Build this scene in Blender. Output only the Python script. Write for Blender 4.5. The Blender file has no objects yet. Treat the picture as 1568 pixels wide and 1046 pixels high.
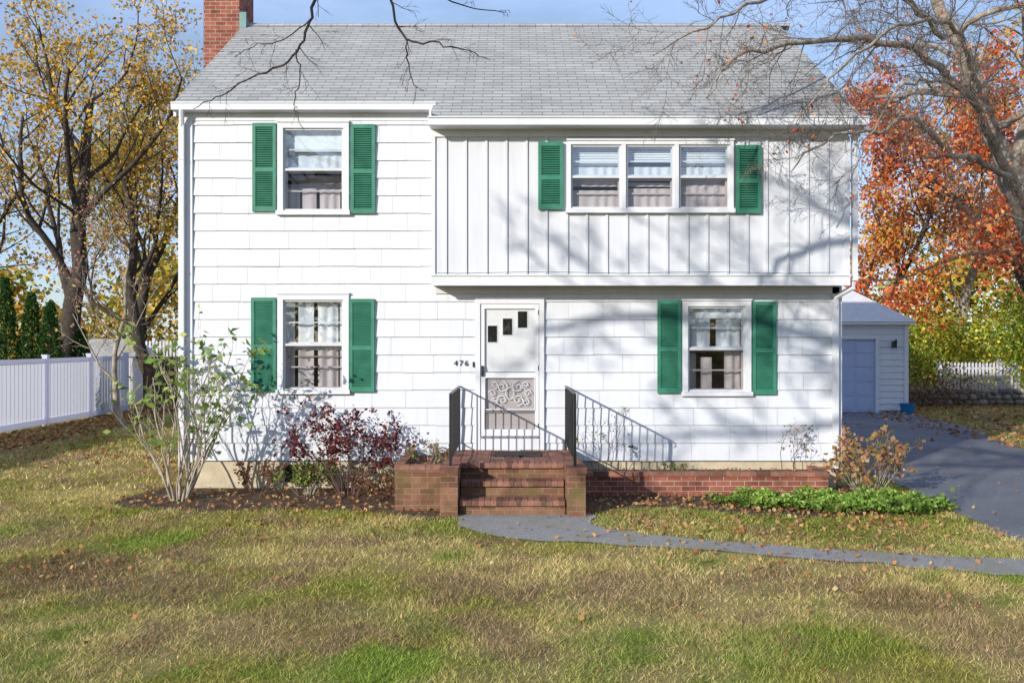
import bpy, math, bmesh
import numpy as np
from mathutils import Vector

scene = bpy.context.scene
rng = np.random.default_rng(11)

# ------------------------------------------------------------------ materials
MATS = {}
def new_mat(name):
    m = bpy.data.materials.new(name); m.use_nodes = True
    nt = m.node_tree; nt.nodes.clear()
    out = nt.nodes.new('ShaderNodeOutputMaterial')
    b = nt.nodes.new('ShaderNodeBsdfPrincipled')
    nt.links.new(b.outputs[0], out.inputs[0])
    MATS[name] = m
    return m, nt, b, out

def N(nt, t, **kw):
    n = nt.nodes.new(t)
    for k, v in kw.items():
        setattr(n, k, v)
    return n

def noise(nt, scale, detail=4, rough=.6, coord='Object', vec=None):
    n = N(nt, 'ShaderNodeTexNoise'); n.inputs['Scale'].default_value = scale
    n.inputs['Detail'].default_value = detail; n.inputs['Roughness'].default_value = rough
    if vec is None:
        tc = N(nt, 'ShaderNodeTexCoord'); vec = tc.outputs[coord]
    nt.links.new(vec, n.inputs['Vector'])
    return n

def ramp(nt, fac, stops):
    r = N(nt, 'ShaderNodeValToRGB')
    e = r.color_ramp.elements
    while len(e) < len(stops): e.new(.5)
    for i, (p, c) in enumerate(stops):
        e[i].position = p; e[i].color = (*c, 1) if len(c) == 3 else c
    nt.links.new(fac, r.inputs[0])
    return r

def mix(nt, a, b, fac, mode='MIX'):
    m = N(nt, 'ShaderNodeMixRGB', blend_type=mode)
    for s, v in ((0, fac), (1, a), (2, b)):
        if isinstance(v, (float, int)): m.inputs[s].default_value = v
        elif isinstance(v, tuple): m.inputs[s].default_value = (*v, 1)
        else: nt.links.new(v, m.inputs[s])
    return m.outputs[0]

def simple(name, c1, c2=None, scale=3., rough=.6, bump=None, spec=.3, metal=0., usecol=False, detail=3):
    m, nt, b, out = new_mat(name)
    if c2 is None: c2 = tuple(x*.88 for x in c1)
    nz = noise(nt, scale, detail)
    r = ramp(nt, nz.outputs[0], [(.3, c1), (.7, c2)])
    col = r.outputs[0]
    if usecol:
        a = N(nt, 'ShaderNodeAttribute', attribute_name='Col')
        col = mix(nt, col, a.outputs['Color'], 1.0, 'MULTIPLY')
    nt.links.new(col, b.inputs['Base Color'])
    b.inputs['Roughness'].default_value = rough
    b.inputs['Specular IOR Level'].default_value = spec
    b.inputs['Metallic'].default_value = metal
    if bump:
        bn = noise(nt, bump[0], 3); bp = N(nt, 'ShaderNodeBump')
        bp.inputs['Strength'].default_value = bump[1]; bp.inputs['Distance'].default_value = .02
        nt.links.new(bn.outputs[0], bp.inputs['Height']); nt.links.new(bp.outputs[0], b.inputs['Normal'])
    return m, nt, b, out

def paint(name, base, dirt, rough=.5):
    m, nt, b, out = new_mat(name)
    n1 = noise(nt, .9, 4)
    tc = N(nt, 'ShaderNodeTexCoord'); mp = N(nt, 'ShaderNodeMapping'); mp.inputs['Scale'].default_value = (9, 9, .7)
    nt.links.new(tc.outputs['Object'], mp.inputs[0])
    n3 = noise(nt, 1.0, 3, vec=mp.outputs[0])
    f = ramp(nt, n1.outputs[0], [(.42, (0, 0, 0)), (.75, (1, 1, 1))])
    c = mix(nt, base, dirt, f.outputs[0])
    f3 = ramp(nt, n3.outputs[0], [(.5, (1, 1, 1)), (.8, (.92, .92, .91))])
    c = mix(nt, c, f3.outputs[0], 1.0, 'MULTIPLY')
    a = N(nt, 'ShaderNodeAttribute', attribute_name='Col')
    c = mix(nt, c, a.outputs['Color'], 1.0, 'MULTIPLY')
    nt.links.new(c, b.inputs['Base Color'])
    b.inputs['Roughness'].default_value = rough; b.inputs['Specular IOR Level'].default_value = .3
    return m, nt, b, out
paint('siding', (.67, .685, .73), (.62, .635, .675))
paint('batten_board', (.64, .65, .69), (.59, .60, .63))
paint('trim', (.68, .69, .725), (.62, .63, .65))
paint('window_frame', (.60, .605, .62), (.52, .52, .52), .4)
paint('door_white', (.72, .73, .75), (.68, .69, .71), .35)
def add_trans(t4, colr, fac):
    m, nt, b, out = t4
    t = N(nt, 'ShaderNodeBsdfTranslucent'); t.inputs[0].default_value = (*colr, 1)
    mx = N(nt, 'ShaderNodeMixShader'); mx.inputs[0].default_value = fac
    nt.links.new(b.outputs[0], mx.inputs[1]); nt.links.new(t.outputs[0], mx.inputs[2]); nt.links.new(mx.outputs[0], out.inputs[0])
add_trans(simple('vinyl', (.84, .84, .90), (.8, .8, .86), 1.2, .35), (.85, .85, .97), .42)
simple('shutter', (.032, .17, .105), (.055, .235, .155), 5, .45)
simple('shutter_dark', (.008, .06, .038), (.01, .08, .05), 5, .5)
simple('foundation', (.60, .51, .36), (.45, .38, .26), 4, .9, (25, .5))
simple('soil', (.15, .095, .06), (.065, .045, .03), 9, 1, (30, 1))
simple('black_iron', (.012, .012, .013), (.02, .02, .02), 8, .4, spec=.5)
simple('dark_void', (.01, .01, .012), None, 3, .3)
simple('room', (.16, .14, .12), (.24, .2, .17), 1, .9)
add_trans(simple('curtain', (.86, .87, .90), (.80, .81, .84), 2, .9), (.8, .8, .82), .2)
simple('blind', (.84, .85, .87), (.8, .81, .82), 2, .6)
simple('steel', (.45, .46, .47), None, 5, .35, metal=.7)
simple('patina', (.10, .27, .25), (.2, .3, .27), 9, .6)
simple('mat_rubber', (.03, .03, .032), (.05, .05, .05), 30, .9)
simple('concrete_cap', (.4, .38, .35), (.3, .29, .26), 6, .9)
simple('brick_unit', (.31, .14, .10), (.17, .085, .06), 9, .88, (60, .5), usecol=True)
simple('mortar', (.26, .24, .21), (.18, .165, .14), 20, .95)
simple('wood_fence', (.13, .085, .055), (.08, .05, .035), 3, .9)
simple('stone', (.3, .28, .26), (.18, .17, .16), 4, .95, (12, .7), usecol=True)
simple('blue_plastic', (.02, .17, .4), None, 3, .4)
simple('garage_door', (.42, .48, .66), (.38, .44, .62), 2, .5)
simple('garage_roof', (.66, .66, .68), (.56, .56, .58), 6, .9)
simple('bark_dark', (.08, .062, .05), (.035, .027, .02), 9, .95, (18, .8))
simple('bark_grey', (.42, .35, .28), (.18, .145, .11), 7, .95, (14, 1.))
simple('bark_mid', (.20, .165, .135), (.115, .09, .072), 7, .95)
simple('bark_twig', (.085, .065, .055), (.045, .035, .03), 9, .9)
simple('stem_pale', (.48, .41, .32), (.30, .25, .19), 12, .9)
simple('stem_red', (.15, .08, .06), (.09, .05, .04), 12, .9)

def brickmat(name, w, h, c1, c2, mort, msize=.006, moss=False, bump=.7):
    m, nt, b, out = new_mat(name)
    tc = N(nt, 'ShaderNodeTexCoord'); vec = tc.outputs['UV']
    bt = N(nt, 'ShaderNodeTexBrick'); nt.links.new(vec, bt.inputs['Vector'])
    bt.inputs['Scale'].default_value = 1; bt.inputs['Brick Width'].default_value = w
    bt.inputs['Row Height'].default_value = h; bt.inputs['Mortar Size'].default_value = msize
    bt.inputs['Mortar Smooth'].default_value = .2
    bt.inputs['Color1'].default_value = (*c1, 1); bt.inputs['Color2'].default_value = (*c2, 1)
    bt.inputs['Mortar'].default_value = (*mort, 1); bt.inputs['Bias'].default_value = -.1
    nz = noise(nt, 5, 4); f = ramp(nt, nz.outputs[0], [(.3, (.6, .58, .56)), (.7, (1.15, 1.12, 1.1))])
    if name == 'shingle': f = ramp(nt, noise(nt, 1.1, 5).outputs[0], [(.3, (.84, .85, .83)), (.7, (1.08, 1.07, 1.04))])
    c = mix(nt, bt.outputs[0], f.outputs[0], 1., 'MULTIPLY')
    if moss:
        n2 = noise(nt, 2.3, 4); f2 = ramp(nt, n2.outputs[0], [(.48, (0, 0, 0)), (.68, (.75, .75, .75))])
        c = mix(nt, c, (.13, .115, .04), f2.outputs[0])
    nt.links.new(c, b.inputs['Base Color']); b.inputs['Roughness'].default_value = .9
    b.inputs['Specular IOR Level'].default_value = .15
    bp = N(nt, 'ShaderNodeBump', invert=True); bp.inputs['Strength'].default_value = bump; bp.inputs['Distance'].default_value = .008
    nt.links.new(bt.outputs['Fac'], bp.inputs['Height']); nt.links.new(bp.outputs[0], b.inputs['Normal'])
brickmat('brick', .205, .075, (.36, .125, .08), (.21, .065, .045), (.40, .35, .30))
brickmat('brick_moss', .205, .075, (.27, .13, .08), (.16, .07, .045), (.25, .22, .16), moss=True)
brickmat('shingle', .30, .135, (.45, .445, .445), (.365, .36, .36), (.19, .19, .19), .007, bump=.3)

def glassmat(name, refl, tint=(1, 1, 1), gain=.7):
    m, nt, b, out = new_mat(name); nt.nodes.remove(b)
    t = N(nt, 'ShaderNodeBsdfTransparent'); t.inputs[0].default_value = (*tint, 1)
    g = N(nt, 'ShaderNodeBsdfGlossy'); g.inputs['Roughness'].default_value = .015
    g.inputs[0].default_value = (.95, .97, 1, 1)
    nz = noise(nt, 1.4, 1); bp = N(nt, 'ShaderNodeBump'); bp.inputs['Strength'].default_value = .12; bp.inputs['Distance'].default_value = .02
    nt.links.new(nz.outputs[0], bp.inputs['Height']); nt.links.new(bp.outputs[0], g.inputs['Normal'])
    lw = N(nt, 'ShaderNodeLayerWeight'); lw.inputs[0].default_value = .5
    pw = N(nt, 'ShaderNodeMath', operation='POWER'); pw.inputs[1].default_value = 4; nt.links.new(lw.outputs['Facing'], pw.inputs[0])
    ml = N(nt, 'ShaderNodeMath', operation='MULTIPLY_ADD'); ml.inputs[1].default_value = gain; ml.inputs[2].default_value = refl
    nt.links.new(pw.outputs[0], ml.inputs[0])
    mx = N(nt, 'ShaderNodeMixShader'); nt.links.new(ml.outputs[0], mx.inputs[0])
    nt.links.new(t.outputs[0], mx.inputs[1]); nt.links.new(g.outputs[0], mx.inputs[2]); nt.links.new(mx.outputs[0], out.inputs[0])
glassmat('glass', .18, (.90, .95, .98))
glassmat('glass_screen', .05, (.74, .70, .69))
glassmat('glass_door', .05, (.97, .97, .97))

def leafmat(name, trans=.35, rough=.6):
    m, nt, b, out = new_mat(name); nt.nodes.remove(b)
    a = N(nt, 'ShaderNodeAttribute', attribute_name='Col')
    d = N(nt, 'ShaderNodeBsdfDiffuse'); nt.links.new(a.outputs['Color'], d.inputs[0])
    t = N(nt, 'ShaderNodeBsdfTranslucent'); nt.links.new(a.outputs['Color'], t.inputs[0])
    mx = N(nt, 'ShaderNodeMixShader'); mx.inputs[0].default_value = trans
    nt.links.new(d.outputs[0], mx.inputs[1]); nt.links.new(t.outputs[0], mx.inputs[2]); nt.links.new(mx.outputs[0], out.inputs[0])
leafmat('leaf'); leafmat('litter', .15); leafmat('grass_blade', .25)

m, nt, b, out = new_mat('lawn')
a = N(nt, 'ShaderNodeAttribute', attribute_name='Col')
g = N(nt, 'ShaderNodeNewGeometry'); nf = noise(nt, 26, 4, .75, vec=g.outputs['Position'])
f = ramp(nt, nf.outputs[0], [(.3, (.32, .29, .26)), (.7, (.9, .9, .9))])
c = mix(nt, a.outputs['Color'], f.outputs[0], 1., 'MULTIPLY')
nt.links.new(c, b.inputs['Base Color']); b.inputs['Roughness'].default_value = 1; b.inputs['Specular IOR Level'].default_value = .05
bp = N(nt, 'ShaderNodeBump'); bp.inputs['Strength'].default_value = .8; bp.inputs['Distance'].default_value = .03
nt.links.new(nf.outputs[0], bp.inputs['Height']); nt.links.new(bp.outputs[0], b.inputs['Normal'])

m, nt, b, out = new_mat('asphalt')
g = N(nt, 'ShaderNodeNewGeometry')
na = noise(nt, 60, 3, .8, vec=g.outputs['Position']); nb = noise(nt, .5, 4, vec=g.outputs['Position'])
c = ramp(nt, na.outputs[0], [(.3, (.11, .112, .125)), (.7, (.25, .25, .27))]).outputs[0]
c = mix(nt, c, ramp(nt, nb.outputs[0], [(.3, (.8, .8, .8)), (.7, (1.25, 1.25, 1.25))]).outputs[0], 1., 'MULTIPLY')
nt.links.new(c, b.inputs['Base Color']); b.inputs['Roughness'].default_value = .9; b.inputs['Specular IOR Level'].default_value = .2
bp = N(nt, 'ShaderNodeBump'); bp.inputs['Strength'].default_value = .5; bp.inputs['Distance'].default_value = .01
nt.links.new(na.outputs[0], bp.inputs['Height']); nt.links.new(bp.outputs[0], b.inputs['Normal'])
m, nt, b, out = new_mat('walk_asphalt')
g = N(nt, 'ShaderNodeNewGeometry')
na = noise(nt, 38, 4, .85, vec=g.outputs['Position']); nb = noise(nt, 1.6, 5, .7, vec=g.outputs['Position'])
c = ramp(nt, na.outputs[0], [(.32, (.16, .155, .15)), (.68, (.42, .40, .385))]).outputs[0]
c = mix(nt, c, (.24, .22, .12), ramp(nt, nb.outputs[0], [(.48, (0, 0, 0)), (.68, (.7, .7, .7))]).outputs[0])
nt.links.new(c, b.inputs['Base Color']); b.inputs['Roughness'].default_value = .95
bp = N(nt, 'ShaderNodeBump'); bp.inputs['Strength'].default_value = .6; bp.inputs['Distance'].default_value = .01
nt.links.new(na.outputs[0], bp.inputs['Height']); nt.links.new(bp.outputs[0], b.inputs['Normal'])

# ------------------------------------------------------------------ mesh helpers
def empty(name, loc=(0, 0, 0)):
    e = bpy.data.objects.new(name, None); scene.collection.objects.link(e); return e

class MB:
    def __init__(s): s.v = []; s.f = []; s.m = []; s.uv = []; s.c = []; s.names = []
    def mi(s, mat):
        if mat not in s.names: s.names.append(mat)
        return s.names.index(mat)
    def face(s, pts, mat, uv=None, col=(1, 1, 1)):
        i = len(s.v); s.v += [tuple(p) for p in pts]; s.f.append(tuple(range(i, i+len(pts))))
        s.m.append(s.mi(mat)); s.c.append(col)
        if uv is None:
            a, b_, c_ = Vector(pts[0]), Vector(pts[1]), Vector(pts[2]); n = (b_-a).cross(c_-a)
            ax = max(range(3), key=lambda k: abs(n[k]))
            uv = [((p[0], p[1]) if ax == 2 else (p[0], p[2]) if ax == 1 else (p[1], p[2])) for p in pts]
        s.uv.append(uv)
    def hexa(s, P, mat, col=(1, 1, 1)):
        for q in ((0, 3, 2, 1), (4, 5, 6, 7), (0, 1, 5, 4), (1, 2, 6, 5), (2, 3, 7, 6), (3, 0, 4, 7)):
            s.face([P[k] for k in q], mat, None, col)
    def box(s, x0, x1, y0, y1, z0, z1, mat, col=(1, 1, 1)):
        s.hexa([(x0, y0, z0), (x1, y0, z0), (x1, y1, z0), (x0, y1, z0), (x0, y0, z1), (x1, y0, z1), (x1, y1, z1), (x0, y1, z1)], mat, col)
    def tube(s, pts, r, n, mat, col=(1, 1, 1)):
        pts = [Vector(p) for p in pts]; rings = []
        for i, p in enumerate(pts):
            t = (pts[min(i+1, len(pts)-1)]-pts[max(i-1, 0)]).normalized()
            u = t.cross(Vector((0, 0, 1)) if abs(t.z) < .9 else Vector((1, 0, 0))).normalized(); w = t.cross(u)
            rr = r[i] if isinstance(r, (list, tuple)) else r
            rings.append([p+(u*math.cos(2*math.pi*k/n)+w*math.sin(2*math.pi*k/n))*rr for k in range(n)])
        for i in range(len(rings)-1):
            for k in range(n):
                s.face([rings[i][k], rings[i][(k+1) % n], rings[i+1][(k+1) % n], rings[i+1][k]], mat, None, col)
        s.face(rings[0][::-1], mat, None, col); s.face(rings[-1], mat, None, col)
    def build(s, name, parent=None, bevel=0):
        me = bpy.data.meshes.new(name); me.from_pydata(s.v, [], s.f)
        for n in s.names: me.materials.append(MATS[n])
        me.polygons.foreach_set('material_index', s.m)
        ul = me.uv_layers.new(name='UVMap'); ul.data.foreach_set('uv', [x for f in s.uv for p in f for x in p])
        ca = me.color_attributes.new('Col', 'FLOAT_COLOR', 'CORNER')
        ca.data.foreach_set('color', [x for f, c in zip(s.f, s.c) for _ in f for x in (*c, 1)])
        me.update()
        o = bpy.data.objects.new(name, me); scene.collection.objects.link(o)
        if parent: o.parent = parent
        return o

def np_mesh(name, V, F, mat, C=None, parent=None, point=False):
    V = np.asarray(V, np.float32); F = np.asarray(F, np.int32); k = F.shape[1]
    me = bpy.data.meshes.new(name)
    me.vertices.add(len(V)); me.vertices.foreach_set('co', V.ravel())
    me.loops.add(F.size); me.loops.foreach_set('vertex_index', F.ravel())
    me.polygons.add(len(F)); me.polygons.foreach_set('loop_start', np.arange(0, F.size, k, dtype=np.int32))
    me.polygons.foreach_set('loop_total', np.full(len(F), k, np.int32))
    me.update(calc_edges=True)
    if C is not None:
        if point:
            ca = me.color_attributes.new('Col', 'FLOAT_COLOR', 'POINT'); cc = np.c_[np.asarray(C, np.float32), np.ones(len(V), np.float32)]
        else:
            ca = me.color_attributes.new('Col', 'FLOAT_COLOR', 'CORNER')
            cc = np.concatenate([np.repeat(np.asarray(C, np.float32), k, axis=0), np.ones((F.size, 1), np.float32)], 1)
        ca.data.foreach_set('color', cc.astype(np.float32).ravel())
    me.materials.append(MATS[mat])
    o = bpy.data.objects.new(name, me); scene.collection.objects.link(o)
    if parent: o.parent = parent
    return o

def norm(a): return a/np.maximum(np.linalg.norm(a, axis=-1, keepdims=True), 1e-9)

def leaves_mesh(name, cen, size, palette, rg, parent=None, up=0., mat='leaf', aspect=.6, shade=None, cup=.2):
    n = len(cen); cen = np.asarray(cen)
    nr = rg.normal(size=(n, 3)); nr[:, 2] += up*np.sign(nr[:, 2]+1e-6)*1.0 + up; nr = norm(nr)
    a = norm(np.cross(nr, rg.normal(size=(n, 3)))); b_ = np.cross(nr, a)
    s = (np.asarray(size)*rg.uniform(.6, 1.25, n))[:, None]
    V = np.stack([cen-a*s*.5, cen+b_*s*aspect*.5+nr*s*cup, cen+a*s*.5, cen-b_*s*aspect*.5+nr*s*cup*rg.uniform(-1, 1, (n, 1))], 1).reshape(-1, 3)
    F = np.arange(4*n).reshape(n, 4)
    pal = np.asarray(palette); C = pal[rg.integers(0, len(pal), n)]*rg.uniform(.65, 1.25, (n, 1))
    if shade is not None: C = C*shade[:, None]
    return np_mesh(name, V, F, mat, C, parent)

def tubes_mesh(name, tubes, mat, parent=None, twig=None, thr=.03):
    if twig:
        big = [t for t in tubes if t[1][0] >= thr]; small = [t for t in tubes if t[1][0] < thr]
        if big and small:
            tubes_mesh(name, big, mat, parent); tubes_mesh('twigs', small, twig, parent); return
    VS = []; FS = []; off = 0
    for pts, rad, k in tubes:
        pts = np.asarray(pts, float); n = len(pts)
        t = norm(np.gradient(pts, axis=0)); ref = np.array([0.31, .21, .93]) if abs(t[0][2]) < .8 else np.array([.9, .3, .1])
        u = norm(np.cross(t, ref)); w = np.cross(t, u)
        ang = np.arange(k)*2*math.pi/k
        ring = pts[:, None]+np.asarray(rad)[:, None, None]*(u[:, None]*np.cos(ang)[None, :, None]+w[:, None]*np.sin(ang)[None, :, None])
        VS.append(ring.reshape(-1, 3))
        i = np.arange(n-1)[:, None]*k; j = np.arange(k)[None]; j2 = (j+1) % k
        FS.append(np.stack([off+i+j, off+i+j2, off+i+k+j2, off+i+k+j], -1).reshape(-1, 4)); off += n*k
    o = np_mesh(name, np.concatenate(VS), np.concatenate(FS), mat, None, parent)
    o.data.polygons.foreach_set('use_smooth', np.ones(len(o.data.polygons), bool))
    return o

def grow(out, tips, p, d, L, r, lvl, P, rg):
    n = int(min(9, max(4, L/P.get('seg', .35)))); p = np.array(p, float); d = norm(np.array(d, float))
    pts = [p.copy()]; dirs = [d.copy()]
    for i in range(n):
        d = norm(d+rg.normal(0, P['wig'], 3)+np.array([0, 0, P['up'][lvl]])); p = p+d*L/n
        pts.append(p.copy()); dirs.append(d.copy())
    endf = P.get('end', .3)
    rad = r*(1-(1-endf)*np.linspace(0, 1, n+1))
    if lvl == 0 and P.get('flare', True): rad[0] *= 1.35
    out.append((pts, rad, P['sides'][lvl]))
    if lvl >= len(P['kids']):
        tips.append(np.array(pts)); return
    k = P['kids'][lvl]; t0 = P['t0'][lvl]
    for j in range(k):
        t = t0+(1-t0)*(j+rg.random())/k; f = t*n; i = min(int(f), n-1)
        q = pts[i]+(pts[i+1]-pts[i])*(f-i); dd = dirs[i+1]
        ang = math.radians(rg.uniform(*P['ang'])); pr = norm(np.cross(dd, rg.normal(size=3)))
        grow(out, tips, q, dd*math.cos(ang)+pr*math.sin(ang), L*P['ratio'][lvl]*rg.uniform(.7, 1.15)*(1.2-.55*t),
             max(rad[i]*P.get('rr', .6)*rg.uniform(.7, 1), P.get('rmin', .004)), lvl+1, P, rg)

def along(pts, t):
    pts = np.asarray(pts); seg = np.linalg.norm(np.diff(pts, axis=0), axis=1); cs = np.r_[0, np.cumsum(seg)]
    x = t*cs[-1]; i = min(np.searchsorted(cs, x, 'right')-1, len(seg)-1)
    f = (x-cs[i])/seg[i]; return pts[i]*(1-f)+pts[i+1]*f, norm(pts[i+1]-pts[i])

def smooth_path(P, n=4, rg=None, j=0.):
    P = np.asarray(P, float); out = []
    E = np.vstack([2*P[0]-P[1], P, 2*P[-1]-P[-2]])
    for i in range(1, len(E)-2):
        for k in range(n):
            t = k/n; a, b_, c_, d_ = E[i-1], E[i], E[i+1], E[i+2]
            out.append(.5*((2*b_)+(-a+c_)*t+(2*a-5*b_+4*c_-d_)*t*t+(-a+3*b_-3*c_+d_)*t**3))
    out.append(P[-1]); out = np.array(out)
    if rg is not None: out[1:-1] += rg.normal(0, j, out[1:-1].shape)
    return out

def limb(out, tips, P, r0, r1, sides, nk, kL, kP, rg, t0=.15, j=.03, down=0., kr=.5, kcap=9):
    pts = smooth_path(P, 5, rg, j); out.append((pts, np.linspace(r0, r1, len(pts)), sides))
    for q in range(nk):
        t = t0+(1-t0)*(q+rg.random())/nk; p, d = along(pts, min(t, .999)); ang = math.radians(rg.uniform(30, 70))
        pr = norm(np.cross(d, rg.normal(size=3))); dd = d*math.cos(ang)+pr*math.sin(ang); dd[2] -= down
        rr = min((r0+(r1-r0)*t)*kr, kcap)
        grow(out, tips, p, dd, kL*rg.uniform(.6, 1.2)*(1.15-.5*t), max(rr, kP.get('rmin', .004)), 0, kP, rg)

def inpoly(x, y, poly):
    c = np.zeros(len(x), bool); n = len(poly); j = n-1
    for i in range(n):
        xi, yi = poly[i]; xj, yj = poly[j]
        c ^= ((yi > y) != (yj > y)) & (x < (xj-xi)*(y-yi)/(yj-yi+1e-12)+xi); j = i
    return c

def sheet(name, poly, z, mat, thick=0):
    mb = MB(); mb.face([(x, y, z) for x, y in poly], mat); return mb.build(name)

# ------------------------------------------------------------------ ground
TAB = np.random.default_rng(77).random((256, 256))
def vn(x, y):
    xi = np.floor(x).astype(int); yi = np.floor(y).astype(int); fx = x-xi; fy = y-yi; fx = fx*fx*(3-2*fx); fy = fy*fy*(3-2*fy)
    g = lambda a, b_: TAB[a % 256, b_ % 256]
    return (g(xi, yi)*(1-fx)+g(xi+1, yi)*fx)*(1-fy)+(g(xi, yi+1)*(1-fx)+g(xi+1, yi+1)*fx)*fy
def fbm(x, y, s, o=4, rough=.55, off=0.):
    v = 0; a = 1; t = 0
    for i in range(o):
        v = v+a*vn((x*.88+y*.47)*s*2**i+off+i*19.3, (y*.88-x*.47)*s*2**i+off*1.7+i*7.7); t += a; a *= rough
    return v/t
def lerp(a, b_, t): return a*(1-t)+b_*t
def sst(v, a, b_): t = np.clip((v-a)/(b_-a), 0, 1); return (t*t*(3-2*t))[:, None]
def lawn_rgb(x, y):
    n1 = fbm(x, y, .7, 4, .6, 3.1); n2 = fbm(x, y, 1.6, 4, .65, 41.); n3 = fbm(x, y, .45, 4, .6, 90.); n4 = fbm(x, y, 4.5, 3, .6, 12.)
    olive = np.array([.41, .365, .09]); straw = np.array([.60, .475, .19]); green = np.array([.24, .32, .05]); brown = np.array([.40, .27, .15]); dk = np.array([.26, .165, .09])
    c = lerp(olive, straw, sst(n1, .36, .58)); c = lerp(c, brown, sst(n2, .50, .68)*.8)
    c = lerp(c, green, sst(n3, .60, .74)*.5); c = lerp(c, green, sst(1-n2, .62, .75)*.75)
    def spot(cx, cy, r, col, k):
        nonlocal c
        d = np.hypot((x-cx), (y-cy)*1.0)/r+(n2-.5)*1.8
        c = lerp(c, col, (1-sst(d, .45, 1.05)[:, 0])[:, None]*k)
    spot(-4.4, -4.8, .9, dk, .75); spot(-3.1, -5.3, .7, brown, .7); spot(-4.0, -3.5, .6, green*1.1, .8); spot(-.95, -7.2, .55, green*1.15, .9)
    spot(3.4, -5.8, .6, dk*1.1, .7); spot(3.9, -6.9, .8, brown, .7); spot(1.1, -5.4, .8, brown*1.1, .6); spot(-1.8, -6.4, .7, brown*1.15, .6)
    spot(-6.2, -.4, 1.2, straw*1.2, .7); spot(.3, -4.6, .6, straw*1.15, .7); spot(-2.5, -4.2, .8, straw*1.15, .6); spot(2.2, -6.9, .6, green, .6)
    return c*(.84+.3*n4[:, None])
gx = np.unique(np.round(np.r_[-400, -200, -90, -45, np.arange(-26, -14, .8), np.arange(-14, 10, .16), np.arange(10, 26, .8), 45, 90, 200, 400], 3))
gy = np.unique(np.round(np.r_[-400, -200, -90, -40, -20, -12, np.arange(-9.5, 1, .16), np.arange(1, 30, .8), 45, 90, 200, 400], 3))
GX, GY = np.meshgrid(gx, gy); nx, ny = len(gx), len(gy); xf, yf_ = GX.ravel(), GY.ravel()
I = (np.arange(ny-1)[:, None]*nx+np.arange(nx-1)[None]).ravel()
np_mesh('ground', np.c_[xf, yf_, np.zeros(len(xf))], np.stack([I, I+1, I+nx+1, I+nx], 1), 'lawn', lawn_rgb(xf, yf_), point=True)

def rough_poly(P, n, j, rg):
    P = np.array(P+[P[0]], float); out = []
    for a, b_ in zip(P[:-1], P[1:]):
        for k in range(n): out.append(a+(b_-a)*k/n+rg.normal(0, j, 2))
    return [tuple(q) for q in out]
walk = [(-.75, -2.0), (.95, -2.0), (1.0, -2.5), (1.25, -3.0), (2.3, -3.5), (3.6, -3.98), (5.3, -4.36), (6.2, -4.45), (6.2, -5.3), (4.87, -5.0), (3.43, -4.45), (1.27, -3.72), (.3, -3.5), (-.25, -3.25), (-.6, -2.75)]
walkp = [tuple(q) for q in smooth_path(walk+[walk[0]], 6, rng, .03)[:-1]]
sheet('front_walk', walkp, .012, 'walk_asphalt')
drive = [(5.75, -30), (5.75, -3.5), (5.85, -1.4), (6.1, .2), (6.2, 3), (6.0, 8), (6.0, 14.2), (12.6, 14.2), (12.0, 9.5), (10.7, 5), (10.4, 1), (10.4, -30)]
sheet('driveway', rough_poly(drive, 8, .03, rng), .008, 'asphalt')
bedL = [(-5.3, 0.2), (-5.6, -1.0), (-5.3, -1.5), (-4.2, -1.75), (-3, -1.65), (-2, -1.8), (-1.4, -2.1), (-.9, -2.25), (-.9, 0.2)]
bedR = [(.9, .2), (.95, -2.0), (1.4, -1.7), (2.2, -1.5), (3, -2.0), (4.3, -2.15), (5.6, -1.95), (5.85, -1.2), (5.6, 0.3)]
sheet('planting_bed', [tuple(q) for q in smooth_path(bedL, 3, rng, .03)], .004, 'soil')
sheet('planting_bed', [tuple(q) for q in smooth_path(bedR, 3, rng, .03)], .004, 'soil')

def grass(x0, x1, y0, y1, dens, w, h, rg):
    n = int((x1-x0)*(y1-y0)*dens); x = rg.uniform(x0, x1, n); y = rg.uniform(y0, y1, n)
    vis = np.abs(x) < (y+13.3)*.68+.5
    jx, jy = x+rg.normal(0, .04, n), y+rg.normal(0, .04, n)
    keep = vis & ~inpoly(jx, jy, walkp) & ~inpoly(jx, jy, drive) & ~inpoly(jx, jy, bedL) & ~inpoly(jx, jy, bedR)
    keep &= ~((x > -5.2) & (x < 5.1) & (y > -.2) & (y < 7.2))
    dn = fbm(x, y, 2.2, 3, .6, 55.); keep &= rg.random(n) < .35+1.1*np.clip((dn-.3)*1.8, 0, 1)
    x = x[keep]; y = y[keep]; n = len(x); dn = dn[keep]
    hh = h*rg.uniform(.4, 1.3, n)*(.6+.9*dn); a = rg.uniform(0, 2*math.pi, n); ww = w*rg.uniform(.6, 1.3, n)
    ln = rg.normal(0, .8, (n, 2))*hh[:, None]
    c, s = np.cos(a)*ww/2, np.sin(a)*ww/2
    V = np.stack([np.stack([x-c, y-s, np.zeros(n)], 1), np.stack([x+c, y+s, np.zeros(n)], 1), np.stack([x+ln[:, 0], y+ln[:, 1], hh], 1)], 1).reshape(-1, 3)
    t = rg.random((n, 1)); C = np.where(t < .28, np.array([[1.35, 1.3, 1.6]]), np.where(t < .5, np.array([[.6, .82, .5]]), np.array([[1., 1., 1.]])))*rg.uniform(.6, 1.35, (n, 1))
    return V, C*lawn_rgb(x, y)
rg = np.random.default_rng(3)
parts = [grass(-6, 6, -8.6, -6, 4600, .006, .036, rg), grass(-8, 7, -6, -3.6, 2700, .008, .038, rg), grass(-10, 8, -3.6, -.3, 1700, .011, .042, rg),
         grass(-15, -4.9, -.3, 16, 300, .022, .055, rg), grass(10, 24, 0, 20, 170, .025, .05, rg)]
V = np.concatenate([p[0] for p in parts]); C = np.concatenate([p[1] for p in parts])
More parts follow.
